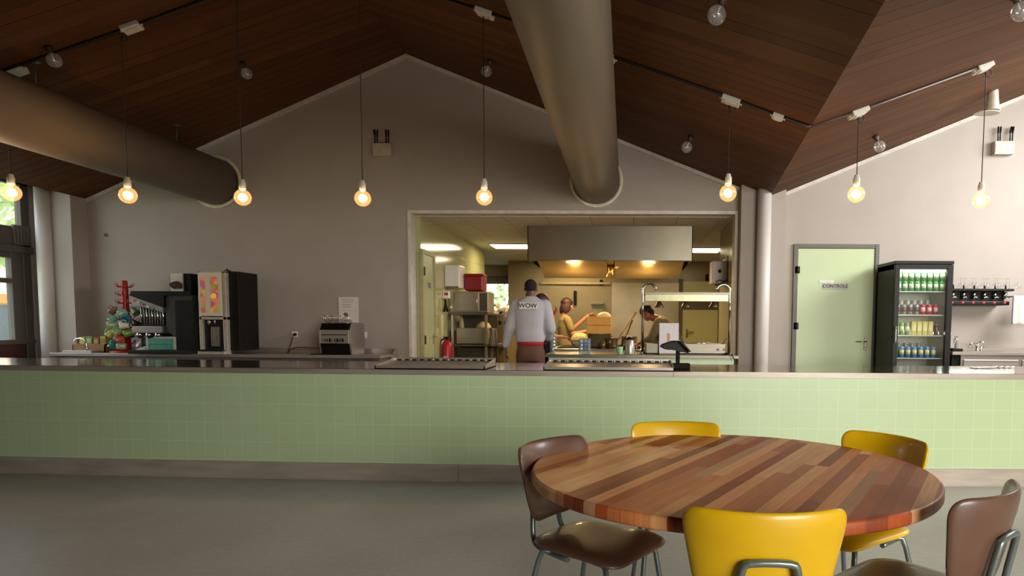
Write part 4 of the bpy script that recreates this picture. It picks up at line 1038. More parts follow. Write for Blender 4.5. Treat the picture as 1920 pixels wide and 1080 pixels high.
t = thing('mixer_tap', (p.x, 8.68, zt), 'chrome mixer tap on the sink unit', 'tap')
mb = MB(); mb.cyl((0, 0, 0), (0, 0, .05), .022); mb.tube(smooth_path([Vector(q) for q in ((0, 0, .05), (-.03, -.02, .09), (-.1, -.05, .10), (-.13, -.06, .05))]), .010, 10); mb.build('spout', CHROME, t)
mb = MB(); mb.ball((.0, 0, .07), .026); mb.tube([(0, 0, .09), (.03, -.02, .115), (.075, -.04, .11)], .008, 8); mb.build('lever', CHROME, t)
mb = MB(); mb.cyl((.05, 0, 0), (.05, 0, .06), .012); mb.cyl((.03, 0, .05), (.085, 0, .05), .009); mb.build('valve', CHROME, t)
xa, xb = at(1786, 650, 8.35).x, at(1803, 650, 8.35).x
mb = MB(); mb.box(xa, xb+.01, 8.36, 8.7, 0, zt+.0-.045); mb.box(xa, xb+.015, 8.34, 8.7, zt+.001, zt+.035, bev=.004)
t = thing('waste_bin', ((xa+xb)/2, 8.5, 0), 'narrow black cabinet squeezed between the fridge and the sink unit', 'cabinet')
t.location = (0, 0, 0); mb.build('housing', BLACKM, t)
for k, (px, hh, lab) in enumerate(((1789.5, .125, 'clear drinking glass tube left on the narrow black cabinet'), (1793.5, .155, 'clear drinking glass tube in the middle on the narrow black cabinet'), (1798, .15, 'clear drinking glass tube right on the narrow black cabinet'))):
    p = at(px, 650, 8.5); mb = MB(); mb.lathe([(.017, 0), (.017, hh), (.015, hh), (.015, .004), (.001, .004)], seg=16)
    tag(mb.build('long_glass', GLASS, None, (p.x, 8.5+.03*k, zt+.036)), lab, 'glass', 'glasses on the narrow black cabinet')

# black rack of bottle dispensers
xa, xb = at(1787, 560, 8.62).x, at(1903, 560, 8.62).x; z0, z1 = at(1845, 572, 8.62).z, at(1845, 541, 8.62).z
dk = thing('dispenser_rack', (xa, 8.62, z0), 'black wall rack of six dispensers with red lights', 'rack')
w = xb-xa; hh = z1-z0
mb = MB(); mb.box(-.02, w*.92, .12, .27, 0, hh*.92, bev=.01); mb.box(-.02, w, .02, .27, hh*.86, hh, bev=.004); mb.box(-.02, w*.92, .0, .2, 0, .05, bev=.01); mb.build('housing', blk, dk)
gl = emit('red_glow', 'ff2418', 2.2)
for k in range(6):
    x = at(1794.5+k*19.8, 560, 8.6).x-xa
    mb = MB(); mb.cyl((x, .09, hh*.5), (x, .09, hh*.8), .022, .026, 14); mb.cyl((x, .09, hh*.38), (x, .09, hh*.5), .012, .02, 14); mb.tube([(x-.03, .04, hh*.46), (x, .05, hh*.5), (x+.03, .04, hh*.44)], .007, 8); mb.build('spout', CHROME, dk)
    mb = MB(); mb.cyl((x-.01, .07, hh), (x-.01, .07, hh+.035), .011, seg=12); mb.cyl((x-.01, .07, hh+.03), (x-.01, .07, hh+.055), .006, seg=8); mb.build('lever', BLACK, dk)
    mb = MB(); mb.ball((x-.05, -.003, .03), .016, .008, .010, seg=12, rng=8); mb.build('red_light', gl, dk)
rd = random.Random(5)
nth = ['first', 'second', 'third', 'fourth', 'fifth', 'sixth', 'seventh', 'eighth', 'ninth', 'tenth', 'eleventh']
wg = None
for k in range(11):
    px = 1800+k*10.6; p = at(px, 540, 8.72)
    lab = 'clear wine glass standing upside down on the black rack, %s from the left' % nth[k]
    if wg is None:
        wg = thing('wine_glass', (0, 0, 0), lab, 'glass', 'glasses on the black rack')
        mb = MB(); mb.lathe([(.032, 0), (.037, .03), (.034, .065), (.008, .085), (.006, .09)], seg=18); mb.build('bowl', GLASS, wg)
        mb = MB(); mb.lathe([(.004, .088), (.004, .125), (.03, .132), (.03, .134)], seg=16); mb.build('stem', GLASS, wg)
        g_ = wg
    else: g_ = copy_tree(wg); g_['label'] = lab
    g_.location = (p.x, 8.70+.06*(k % 2), z0+hh+.001)
a, b_ = at(1901, 556, 8.5), at(1960, 610, 8.5)
t = thing('towel_rail', (a.x, 8.55, a.z), 'steel towel rail at the right edge of the photo', 'rail')
mb = MB(); mb.cyl((-.03, 0, 0), (.42, 0, 0), .009); mb.cyl((-.03, 0, 0), (-.03, .35, 0), .008); mb.cyl((.42, 0, 0), (.42, .35, 0), .008); mb.build('bar', CHROME, t)
mb = MB()
rng_ = 24; R = []
for i, z in enumerate([.012]+[-.02-k*.03 for k in range(12)]):
    ring = []
    for j in range(rng_+1): u = j/rng_; ring.append(Vector((.0+u*.36, -.014+.006*math.sin(u*19+z*3)*min(1, i/3), z)))
    for j in range(rng_, -1, -1): u = j/rng_; ring.append(Vector((.0+u*.36, .012+.006*math.sin(u*15)*min(1, i/3), z)))
    R.append(ring)
mb.rings(R); tag(mb.build('hand_towel', mat('towel_white', 'cdc6ba', .9, 0, .08, 60, bump=.3), None, (a.x+.02, 8.55, a.z)), 'white towel hanging over the rail at the right edge', 'towel')
# white streaks on the bar, built as thin rippled pieces
pm_ = mat('streak_white', 'e6e2da', .25, 0, .03)
for k, (px, py, w_, d_, rz, lab) in enumerate(((1845, 691, .22, .10, .15, 'thin white streak on the bar at the right, left one of two'), (1885, 690, .18, .09, -.2, 'thin white streak on the bar at the right, right one of two'))):
    p = atz(px, py, ST); R = []
    for i in range(9):
        u = i/8-.5; zz = .004+.010*abs(math.sin(i*1.7+k))
        R.append([Vector((u*w_, -d_/2, zz)), Vector((u*w_, 0, zz*1.3)), Vector((u*w_, d_/2, zz*.6)), Vector((u*w_, d_/2, zz*.6-.0015)), Vector((u*w_, 0, zz*1.3-.0015)), Vector((u*w_, -d_/2, zz-.0015))])
    mb = MB(); mb.rings(R); tag(mb.build('white_streak', pm_, None, (p.x, p.y+.05, ST), (0, 0, rz)), lab, 'paper', 'white streaks on the bar')

# black card terminal on its post, standing on the bar
p = atz(1272, 694, ST); px_ = p.x
t = thing('till_screen', (at(1271, 690, 5.6).x, 5.6, ST), 'black till screen on a short post standing on the bar', 'screen')
mb = MB(); mb.box(-.055, .10, -.05, .07, 0, .045, bev=.006); mb.build('base', BLACKM, t)
mb = MB(); mb.box(-.018, .016, .0, .03, .04, .17, bev=.006); mb.build('post', BLACKM, t)
mb = MB(); mb.prism([(-.155, .185), (-.14, .205), (-.06, .235), (.0, .235), (.04, .19), (.09, .145), (.085, .13), (.02, .15), (-.03, .155), (-.12, .165)], 'y', -.04, .10, bev=.008); mb.build('screen_housing', BLACK, t)
mb = MB(); mb.prism([(.0, .235), (.02, .238), (.10, .15), (.09, .143)], 'y', -.11, .14, bev=.003); mb.build('screen_panel', mat('screen_dark', '0a0c10', .15), t)

# ================================================================== pass counter in the hatch
KSTEEL = mat('kitchen_steel', '777164', .4, 1., .12, 4., (1, 1, 20))
PY0 = 8.35
pz = at(1200, 665.5, PY0).z
px0, px1 = at(1022, 665, PY0).x, HX1-.05
pc = thing('pass_counter', (0, 0, 0), 'serving counter of steel and pale green in the kitchen hatch', 'counter')
mb = MB(); mb.box(px0, px1, PY0, 9.25, pz-.04, pz, bev=.003, seg=1); mb.build('worktop', KSTEEL, pc)
za, zb = at(1300, 674, PY0+.03).z, at(1300, 684, PY0+.03).z
mb = MB(); mb.box(px0+.04, px1-.06, PY0+.03, PY0+.06, zb, pz-.04); mb.build('apron', mat('apron_green', 'bccda4', .35, 0, .03), pc)
for x in (px0+.06, px1-.1):
    for y in (PY0+.08, 9.15):
        mb = MB(); mb.cyl((x, y, 0), (x, y, pz-.04), .02); mb.build('leg', STEEL, pc)
# cupboard under the left half
mb = MB(); mb.box(px0+.05, .55, PY0+.10, 9.2, .08, pz-.045); mb.build('cupboard', KSTEEL, pc)
GY = 8.6
# gantry with heat lamps
xa, xb = at(1205, 600, GY).x, at(1368, 600, GY).x
gt_ = thing('heat_gantry', (0, 0, 0), 'steel gantry with swan neck posts and heat lamps over the pass', 'heat lamp gantry')
zt1, zt0 = at(1290, 549, GY).z, at(1290, 565, GY).z
for sx_, x, y in ((1, xa, GY), (-1, xb, GY)):
    zc = at(1215, 545, GY).z
    P = [Vector((x, y, pz)), Vector((x, y, zc-.1))]+[Vector((x+sx_*.085, y, zc))+Vector((-sx_*.085*math.cos(a), 0, .085*math.sin(a))) for a in [i*PI*.97/10 for i in range(11)]]
    mb = MB(); mb.tube(P, .017, 12); mb.cyl((x, y, pz), (x, y, pz+.03), .035); mb.build('post', CHROME, gt_)
mb = MB(); mb.box(xa+.03, xb-.02, GY-.01, GY+.01, zt0, zt1-.02, bev=.003); o = mb.build('front_beam', mat('beam_pale', 'a9a87e', .3, .3), gt_)
mb = MB(); mb.box(xa+.02, xb, GY-.02, GY+.35, zt1-.02, zt1+.005); mb.build('shelf', KSTEEL, gt_)
for k, (px, lab) in enumerate(((1236, ''), (1286, ''), (1338, ''))):
    p = at(px, 570, GY+.1)
    mb = MB(); mb.lathe([(.012, .05), (.02, .04), (.028, .02), (.062, -.035), (.062, -.045), (.056, -.045), (.02, .01)], (p.x, GY+.1, p.z), seg=24); s_ = mb.build('lamp_shade', mat('lamp_bronze', '6a5c4c', .3, .7), gt_)
    mb = MB(); mb.cyl((p.x, GY+.1, p.z+.04), (p.x, GY+.1, zt1-.02), .006, seg=8); mb.build('lamp_rod', STEEL, s_)
# warming tray under the gantry
a, b_ = at(1210, 663, 8.5), at(1362, 645, 8.5)
t = thing('warming_tray', ((a.x+b_.x)/2, 8.62, pz), 'shallow steel warming tray under the heat lamps', 'tray'); w = b_.x-a.x; h_ = b_.z-pz
mb = MB(); mb.box(-w/2, w/2, -.12, -.105, 0, h_, bev=.003); mb.box(-w/2, w/2, .2, .215, 0, h_); mb.box(-w/2, -w/2+.012, -.12, .2, 0, h_); mb.box(w/2-.012, w/2, -.12, .2, 0, h_); mb.box(-w/2, w/2, -.12, .2, 0, .02); mb.build('tray_body', KSTEEL, t)
for k, (px, c) in enumerate(((1347, '5a5478'), (1359, 'a03028'))):
    q = at(px, 661, 8.47); mb = MB(); mb.cyl((q.x-t.location.x, -.12, h_*.5), (q.x-t.location.x, -.145, h_*.5), .016, seg=14); mb.build('knob', mat('knob'+c, c, .4), t)
t2 = thing('spoon', (at(1305, 650, 8.6).x, 8.6, pz+h_), 'long steel spoon lying across the warming tray', 'spoon')
mb = MB(); mb.tube([(-.14, -.12, .006), (.02, -.12, .01), (.12, -.12, .008)], [.006, .004, .004], 8); mb.ball((.15, -.12, .010), .035, .02, .006); mb.build('spoon_body', CHROME, t2)
# cable from the tray
p = at(1362, 660, 8.4)
mb = MB(); mb.tube(smooth_path([Vector(q) for q in ((0, 0, .02), (.03, -.10, .03), (.07, -.14, -.02), (.09, -.14, -.08), (.065, -.14, -.13))], 4), .006, 6); mb.cyl((-.02, 0, .02), (.01, 0, .02), .012)
tag(mb.build('power_cable', BLACK, None, (p.x, 8.42, pz)), 'black cable dangling off the right end of the pass counter', 'cable')
mb = MB(); mb.tube(smooth_path([Vector(q) for q in ((-.06, .0, .22), (-.10, 0, .15), (-.10, 0, .02), (-.06, -.03, .01))], 4), .004, 6)
tag(mb.build('power_cable', BLACK, None, (xb+.02, 8.55, pz)), 'thin black cable looped against the right gantry post', 'cable')
# menu card
a, b_ = at(1236, 650, 8.42), at(1273, 606, 8.42)
t = thing('menu_card', ((a.x+b_.x)/2, 8.43, pz), 'white menu card with a brown stripe standing on the pass', 'sign'); w = b_.x-a.x; h_ = b_.z-pz
mb = MB(); mb.box(-w/2, w/2, 0, .004, .02, h_); mb.build('card', mat('card_white', 'c9c3c4', .6, 0, .02), t)
mb = MB(); mb.box(-w*.10, w*.04, -.001, 0, .06, h_*.68); mb.build('brown_stripe', mat('stripe_brown', 'a88a58', .6), t)
mb = MB(); mb.box(-w*.5, w*.5, -.02, .05, 0, .02); mb.build('stand', mat('stand_wood', '6a5a40', .6), t)
# water glasses in two stacks
lab_ = ['bottom', 'second', 'third', 'top']
def glass_stack(px, y, n, where, r=.036):
    x = at(px, 660, y).x; top = at(px, 628, y).z
    for i in range(n):
        mb = MB(); hh = .115; mb.lathe([(r*.78, 0), (r, hh), (r-.002, hh), (r*.76, .006), (.001, .006)], seg=18)
        tag(mb.build('drinking_glass', thin_glass('tinted_glass', (.80, .90, .97), .12, body=.10), None, (x, y, pz+i*.045)), '%s glass in the nested stack %s' % (lab_[i], where), 'glass', 'stacked glasses on the pass')
glass_stack(1036, 8.45, 4, 'at the left end of the pass')
for k, (px, y) in enumerate(((1089, 8.42), (1096, 8.5), (1103, 8.42))):
    glass_stack(px, y, 3, ('at the left of the three bluish stacks', 'at the rear of the three bluish stacks', 'at the right of the three bluish stacks')[k], .03)
m_ = mug(Vector((at(1162, 655, 8.42).x, 8.42, pz)), (0, 0, 1), '8fc09a', 'pale green mug standing on the pass beside the steel jug', .043, .10, 'mugs on the pass', hang=0.1); del m_['group']
p = at(1181, 655, 8.45)
t = thing('thermos_jug', (p.x, 8.47, pz), 'stainless thermos jug with a black lid on the pass', 'jug')
mb = MB(); mb.lathe([(.070, 0), (.072, .01), (.062, .12), (.05, .185), (.046, .19)], seg=28); mb.build('body', STEEL, t)
mb = MB(); mb.lathe([(.05, .188), (.052, .20), (.04, .22), (.01, .225)], seg=24); mb.prism([(.03, .19), (.075, .205), (.07, .215), (.02, .22)], 'y', -.015, .015); mb.build('lid', BLACK, t)
mb = MB(); mb.tube(smooth_path([Vector(q) for q in ((-.045, 0, .205), (-.09, 0, .195), (-.10, 0, .13), (-.085, 0, .07), (-.068, 0, .06))]), .010, 8); mb.build('handle', BLACK, t)
for k, (px, hh, lab) in enumerate(((1198, .10, 'small clear glass right of the thermos jug'),)):
    mb = MB(); mb.lathe([(.03, 0), (.034, hh), (.032, hh), (.028, .006), (.001, .006)], seg=18); tag(mb.build('drinking_glass', GLASS, None, (at(px, 655, 8.45).x, 8.47, pz)), lab, 'glass')

# ================================================================== extractor hood
HY = 9.9
hx0, hx1 = at(989, 450, HY).x, at(1299, 450, HY).x; hz1, hz0 = at(1140, 428, HY).z, at(1140, 488, HY).z
HD = 3.0
hd = thing('extractor_hood', ((hx0+hx1)/2, HY, hz0), 'big stainless extractor hood hanging from the kitchen ceiling', 'extractor hood')
w = hx1-hx0; h = w/2; Hh = KC-hz0
hs = mat('hood_steel', '6f6a5c', .34, 1., .10, 1.6, (1, 1, .25))
mb = MB(); mb.box(-h, h, 0, .012, 0, Hh); mb.box(-h, -h+.012, 0, HD, 0, Hh); mb.box(h-.012, h, 0, HD, 0, Hh); mb.box(-h, h, HD-.012, HD, 0, Hh); mb.build('skirt', hs, hd)
mb = MB(); mb.box(-h+.012, h-.012, .012, HD-.012, .10, .12); mb.box(-h+.012, h-.012, .012, .16, -.0, .02); mb.box(-.05, .05, .16, HD-.02, .0, .10); mb.build('inner_shell', hs, hd)
# sloping grease filters, two bays
fl = mat('filter_steel', 'c0a468', .3, .6, .25, 30., (1, 30, 1))
for s0, s1 in ((-h+.08, -.06), (.06, h-.08)):
    mb = MB(); mb.prism([(.25, .09), (1.45, -.16), (1.5, -.16), (.3, .095)], 'x', s0, s1); mb.prism([(1.5, -.16), (2.75, .09), (2.7, .095), (1.45, -.155)], 'x', s0, s1); f_ = mb.build('filter_bank', fl, hd)
    cx = (s0+s1)/2
    mb = MB(); mb.cyl((cx, .5, .01), (cx, .5, .03), .09, seg=20); mb.build('hood_light', emit('hood_glow', 'ffc878', 14.), f_)
    l = bpy.data.lights.new('hood_lamp', 'AREA'); l.shape = 'DISK'; l.size = .2; l.energy = 26; l.color = (1, .66, .30)
    o = bpy.data.objects.new('hood_lamp', l); COL.objects.link(o); o.parent = hd; o.location = (cx, .5, -.02)
    l = bpy.data.lights.new('hood_lamp', 'POINT'); l.shadow_soft_size = .08; l.energy = 11; l.color = (1, .66, .30)
    o = bpy.data.objects.new('hood_lamp', l); COL.objects.link(o); o.parent = hd; o.location = (cx, 1.0, -.32)
mb = MB(); mb.tube([(-.0, .8, .0), (0, .8, -.10), (-.03, .8, -.20)], [.05, .045, .055], 12); mb.tube([(0, .8, -.08), (.12, .8, -.0)], .03, 10); mb.build('nozzle_pipe', mat('brass_pipe', 'c9a560', .3, .9), hd)

# steel wall panel behind
a, b_ = at(1147, 530, 15.2), at(1275, 660, 15.2)
mb = MB(); mb.box(a.x, b_.x, 15.265, 15.295, .0, a.z); tag(mb.build('splash_panel', mat('splash_steel', 'b3a88c', .38, .35, .12, 2.)), 'tall stainless splash panel on the rear kitchen wall', 'panel')

# ================================================================== cooking island
IY = 9.55
ix0, ix1 = at(1030, 650, IY).x, at(1215, 650, IY).x
ci = thing('cooking_range', ((ix0+ix1)/2, IY, 0), 'stainless cooking island under the extractor hood', 'stove')
w = ix1-ix0; h = w/2
mb = MB(); mb.box(-h, h, .04, 1.3, .1, .86); mb.box(-h+.05, h-.05, .08, 1.26, 0, .1); mb.build('carcass', KSTEEL, ci)
mb = MB(); mb.box(-h-.02, h+.02, 0, 1.34, .86, .93, bev=.02); mb.build('top', STEEL, ci)
mb = MB(); mb.box(-h+.1, h-.1, .15, 1.2, .93, .945); mb.build('burner_grid', BLACKM, ci)
for k in range(5):
    mb = MB(); mb.cyl((-h+.2+k*.22, .0, .80), (-h+.2+k*.22, .045, .80), .022, seg=12); mb.build('knob', BLACK, ci)
POT = mat('pot_steel', 'b3a27c', .32, .65, .1, 4.)
def pan(x, y, r, hh, label, m_=POT, food=None, z=.945):
    t = thing('cooking_pot', (x, y, z), label, 'pot', 'pots on the cooking island')
    mb = MB(); mb.lathe([(r*.96, 0), (r, .01), (r, hh), (r+.008, hh), (r-.004, hh-.004), (r-.006, .01), (.001, .01)], seg=28); mb.build('body', m_, t)
    for s in (-1, 1):
        mb = MB(); mb.tube([(s*r, -.04, hh*.8), (s*(r+.03), -.03, hh*.82), (s*(r+.03), .03, hh*.82), (s*r, .04, hh*.8)], .006, 8); mb.build('handle', CHROME, t)
    if food:
        mb = MB(); mb.lathe([(r-.01, hh*.8), (r*.7, hh*.88), (r*.3, hh*.92), (.001, hh*.9)], seg=20); mb.build('food', mat('food'+food, food, .6, 0, .4, 40, bump=.6), t)
    return t
q = at(1123, 645, 9.9); pan(q.x, 9.95, .175, .20, 'large steel pot with the orange box standing on it')
t = thing('wooden_box', (q.x, 9.95, 1.146), 'orange wooden box with a pale domed heap on top of the large pot', 'box')
ob = mat('orange_board', 'e2a03a', .5, 0, .12, 5.)
hh = at(1123, 594, 9.95).z-1.146
mb = MB(); mb.box(-.185, .185, -.15, .15, 0, hh*.48, bev=.008); mb.box(-.18, .18, -.15, .15, hh*.5, hh, bev=.008); mb.build('box_body', ob, t)
mb = MB(); mb.ball((.075, 0, hh), .105, .10, .075); mb.build('dome', mat('dome_cream', 'e0cfa0', .6, 0, .08), t)
mb = MB(); mb.ball((-.09, -.02, hh+.02), .05, .05, .035); mb.build('roll', mat('bread_brown', '8a5a34', .7, 0, .2, 30), t)
q = at(1180, 640, 9.9); pan(q.x, 10.2, .12, .16, 'smaller steel pot right of the large pot', food='c98a50')
q = at(1150, 640, 9.7); pan(q.x, 9.75, .06, .14, 'narrow tall steel pot in front of the stove middle')
q = at(1087, 640, 10.2); t = thing('salad_bowl', (q.x, 10.25, .945), 'bowl of pale leaves behind the blue tinted glasses', 'bowl')
mb = MB(); mb.lathe([(.06, 0), (.12, .04), (.16, .10), (.155, .10), (.11, .045), (.001, .01)], seg=24); mb.build('bowl_body', STEEL, t)
mb = MB(); mb.ball((0, 0, .09), .145, .145, .12); mb.build('leaves', mat('pale_leaves', 'd9c88a', .7, 0, .35, 30, bump=1.), t)
rd = random.Random(9)
cols = ['b0722c', '8a4a24', 'c8a060', '6a3020', 'd9a860', 'a85a30']
cat_ = [('red brown pepper', 'pepper'), ('golden onion', 'onion'), ('orange carrot', 'carrot')]
for k in range(12):
    px = 1160+k*4.2+rd.uniform(-2, 2); y = 9.68+rd.uniform(0, .28); p = at(px, 640, y); r = rd.uniform(.024, .036)
    mb = MB(); mb.ball((0, 0, r*.9), r*1.2, r, r*.9, seg=12, rng=8)
    lab = 'small %s lying among the food pile on the island, %s from the left' % (('amber vegetable', 'dark red vegetable', 'pale tan vegetable')[k % 3], (nth+['twelfth'])[k])
    tag(mb.build('vegetable', mat('veg%d' % (k % 6), cols[k % 6], .5, 0, .2, 20), None, (p.x, y, .945)), lab, 'vegetable', 'food on the cooking island')
# tall wooden utensils
for k, (xa_, ya_, xb_, yb_, wd, c, lab) in enumerate(((1166, 625, 1192, 585, .022, 'c9a060', 'long pale wooden spatula leaning up to the right'), (1170, 640, 1186, 600, .014, '8a6a3a', 'dark wooden spoon leaning beside the pale spatula'))):
    a, b_ = at(xa_, ya_, 9.75), at(xb_, yb_, 9.75)
    lo = a+(a-b_)*((a.z-.96)/(b_.z-a.z)) if b_.z > a.z else a
    mb = MB(); mb.tube([Vector(lo), Vector(a), Vector(b_)], [wd*.5, wd*.6, wd], 8); tag(mb.build('spatula', mat('utensil'+c, c, .5, 0, .15)), lab, 'utensil', 'wooden utensils on the island')
# oil bottles and jars between stove and pass
for k, (px, hh, c, lab) in enumerate(((1143, .17, '6a5a48', 'brown steel canister left of the pale green mug'), (1131, .11, 'a08a50', 'short brass coloured jar beside the steel canister'))):
    q = at(px, 640, 9.62); mb = MB(); mb.lathe([(.034, 0), (.036, hh*.8), (.02, hh*.9), (.02, hh)], seg=16); tag(mb.build('canister', mat('can'+c, c, .3, .6), None, (q.x, 9.63, .93)), lab, 'canister', 'canisters on the island')

# ================================================================== left side of the kitchen
LY = 10.4
def lx(px, Y=LY): return at(px, 600, Y).x
def lz(py, px=880, Y=LY): return at(px, py, Y).z
t = thing('paper_towel_dispenser', (-2.83, 10.45, lz(541, 840)), 'white towel dispenser on the tiled kitchen wall beside the door', 'dispenser')
hh = .36
mb = MB(); mb.box(0, .24, -.18, .18, 0, hh, bev=.02); mb.build('housing', WHITE, t)
mb = MB(); mb.box(.02, .22, -.185, -.18, -.0, .03); mb.build('slot', KSTEEL, t)
t = thing('soap_dispenser', (-2.83, 10.2, lz(561, 840)), 'small white soap dispenser with a red mark under the towel dispenser', 'dispenser')
mb = MB(); mb.box(0, .10, -.05, .05, 0, .12, bev=.01); mb.build('housing', WHITE, t)
mb = MB(); mb.box(.03, .09, -.053, -.05, .05, .09); mb.build('red_mark', RED, t)
t = thing('brush', (-2.80, 10.15, lz(585, 838)), 'black brush hanging on the wall beside the steel oven', 'brush')
mb = MB(); mb.tube([(0, 0, .0), (.01, 0, .10), (.015, 0, .19)], [.022, .012, .012], 8); mb.tube([(.05, 0, .0), (.03, 0, .10), (.02, 0, .19)], [.02, .010, .010], 8); mb.build('handle', BLACK, t)
# wall table
t = thing('steel_shelf_unit', (0, 0, 0), 'stainless shelf unit along the left kitchen wall', 'shelving')
xa, xb = -2.78, lx(914)
zs = [lz(587), lz(613+2), lz(650), .25]
for z in (lz(586.5), lz(646)):
    mb = MB(); mb.box(xa, xb+(.10 if z < 1.2 else 0), LY, LY+1.5, z-.03, z, bev=.002, seg=1); mb.build('shelf', KSTEEL, t)
mb = MB(); mb.box(xa, xb+.1, LY, LY+1.5, .22, .25); mb.build('shelf', KSTEEL, t)
mb = MB(); mb.box(xa+.02, xb+.05, LY+.55, LY+.6, .25, lz(587)-.03); mb.box(xa+.05, xb, LY+.25, LY+.5, .25, lz(646)-.06); mb.build('shade_panel', mat('painted_shelf_shade', '4a4230', .5), t)  # dark boards added to paint the shade under and between the shelves
for x in (xa+.03, xb-.03):
    for y in (LY+.03, LY+1.45):
        mb = MB(); mb.box(x-.018, x+.018, y-.018, y+.018, 0, lz(587)-.03); mb.build('leg', STEEL, t)
def appliance(name, x0, x1, z0, z1, label, cat, dpt=.5, door=True, grp=None):
    t = thing(name, ((x0+x1)/2, LY+.03, z0), label, cat, grp); w = (x1-x0)/2; hh = z1-z0
    mb = MB(); mb.box(-w, w, .02, dpt, 0, hh, bev=.008); mb.build('housing', STEEL_K, t)
    if door:
        mb = MB(); mb.box(-w+.03, w-.14, 0, .02, .02, hh-.02, bev=.006); d_ = mb.build('door', STEEL_K, t)
        mb = MB(); mb.cyl((w-.165, -.03, .03), (w-.165, -.03, hh-.03), .009); mb.build('handle', STEEL, d_)
        mb = MB(); mb.box(w-.13, w-.01, .01, .022, .03, hh-.03); mb.build('control_panel', mat('panel_dark', '4a4434', .4), t)
    return t
STEEL_K = mat('oven_steel', '9d967f', .34, .6, .1, 3.)
appliance('oven', lx(848), lx(914), lz(586), lz(546), 'stainless oven on the upper shelf, the red box on top of it', 'oven')
t = thing('storage_box', (lx(886), LY+.1, lz(545)), 'dark red plastic storage box on top of the steel oven', 'box')
w = (lx(905)-lx(868))/2; hh = lz(512)-lz(545)
mb = MB(); mb.box(-w*.96, w*.96, 0, .3, 0, hh*.9, bev=.03); mb.build('tub', mat('dark_red_plastic', '84161a', .4), t)
mb = MB(); mb.box(-w, w, -.01, .31, hh*.84, hh, bev=.018); mb.build('lid', mat('dark_red_plastic', ''), t)
mb = MB(); mb.tube([(-w, .1, hh*.7), (-w-.02, .1, hh*.8), (-w-.02, .2, hh*.8), (-w, .2, hh*.7)], .01, 8); mb.build('clip', mat('dark_red_plastic', ''), t)
mb = MB(); mb.ball((0, 0, .03), .06, .04, .03); tag(mb.build('cloth', mat('yellow_cloth', 'a8a04a', .9, 0, .2), None, (lx(854), LY+.1, lz(545))), 'crumpled yellow cloth on the oven left of the red box', 'cloth')
appliance('dishwasher', lx(854), lx(914), lz(645)+.0, lz(615), 'wide stainless machine on the lower shelf with a bowl on it', 'appliance', door=False)
t = thing('mixing_bowl', (lx(900), LY+.25, lz(615)), 'cream bowl turned upside down on the lower steel machine', 'bowl')
mb = MB(); mb.lathe([(.125, 0), (.12, .03), (.09, .075), (.05, .10), (.001, .105)], seg=24); mb.build('bowl_body', mat('bowl_cream', 'c9b48c', .4), t)
mb = MB(); mb.lathe([(.045, 0), (.025, .14), (.004, .2)], seg=12); tag(mb.build('squeeze_bottle', mat('bottle_cream', 'b9a878', .5), None, (lx(861), LY+.15, lz(615))), 'pale cone shaped squeeze bottle left of the upturned bowl', 'bottle')
mb = MB(); mb.box(-.0, .012, 0, .35, -.30, 0); R = []
mb.bm.clear()
for i in range(9):
    z = -i*.035; R.append([Vector((x+.012*math.sin(j*1.3+i*.7), .01*math.cos(j), z)) for j, x in enumerate([k*.016 for k in range(9)])]+[Vector((x+.012*math.sin(j*1.3+i*.7), .02+.01*math.cos(j), z)) for j, x in reversed(list(enumerate([k*.016 for k in range(9)])))])
mb.rings(R)
m, nt, N, L, b = nodes('striped_cloth'); tc = N.new('ShaderNodeTexCoord'); wv = N.new('ShaderNodeTexWave'); wv.inputs['Scale'].default_value = 14; wv.inputs['Distortion'].default_value = 6; L.new(tc.outputs['Object'], wv.inputs[0])
rp = N.new('ShaderNodeValToRGB'); rp.color_ramp.elements[0].color = lin('3a3038')+(1,); rp.color_ramp.elements[1].color = lin('b8a898')+(1,); L.new(wv.outputs['Fac'], rp.inputs[0]); L.new(rp.outputs[0], b.inputs['Base Color'])
tag(mb.build('tea_towel', m, None, (lx(917), LY-.01, lz(615))), 'patterned tea towel hanging over the corner of the lower steel machine', 'towel')
# rear worktop with foil bags by the window
x0 = -3.6
t = thing('worktop', (0, 0, 0), 'deep steel worktop below the kitchen window', 'worktop')
zz = at(930, 603, 13.0).z
mb = MB(); mb.box(-2.815, at(958, 600, 12.2).x, 11.95, 13.0, zz-.04, zz); mb.build('top', KSTEEL, t)
mb = MB(); mb.box(-2.80, at(958, 600, 12.2).x-.03, 12.0, 12.95, .05, zz-.04); mb.build('carcass', mat('worktop_cream', '9a8a5c', .5), t)
fo_ = mat('foil', 'd8d0b8', .3, .5, .25, 25, bump=1.)
rd = random.Random(3)
for k, (px, s, lab) in enumerate(((925, .13, 'crumpled foil bag at the left under the kitchen window'), (940, .17, 'tallest crumpled foil bag leaning under the kitchen window'), (952, .14, 'crumpled foil bag nearest the man in grey'))):
    p = at(px, 600, 12.2); mb = MB(); R = []
    for i in range(9):
        tt_ = i/8; rr = s*(math.sin(PI*(.12+.80*tt_)))*.95; R.append([Vector((rr*math.cos(a)*(1+.25*rd.random()), rr*.8*math.sin(a)*(1+.25*rd.random()), 2.1*s*tt_)) for a in [2*PI*j/12 for j in range(12)]])
    mb.rings(R, smooth=False); tag(mb.build('foil_bag', fo_, None, (p.x, 12.15+.08*k, zz)), lab, 'bag', 'foil bags under the window')
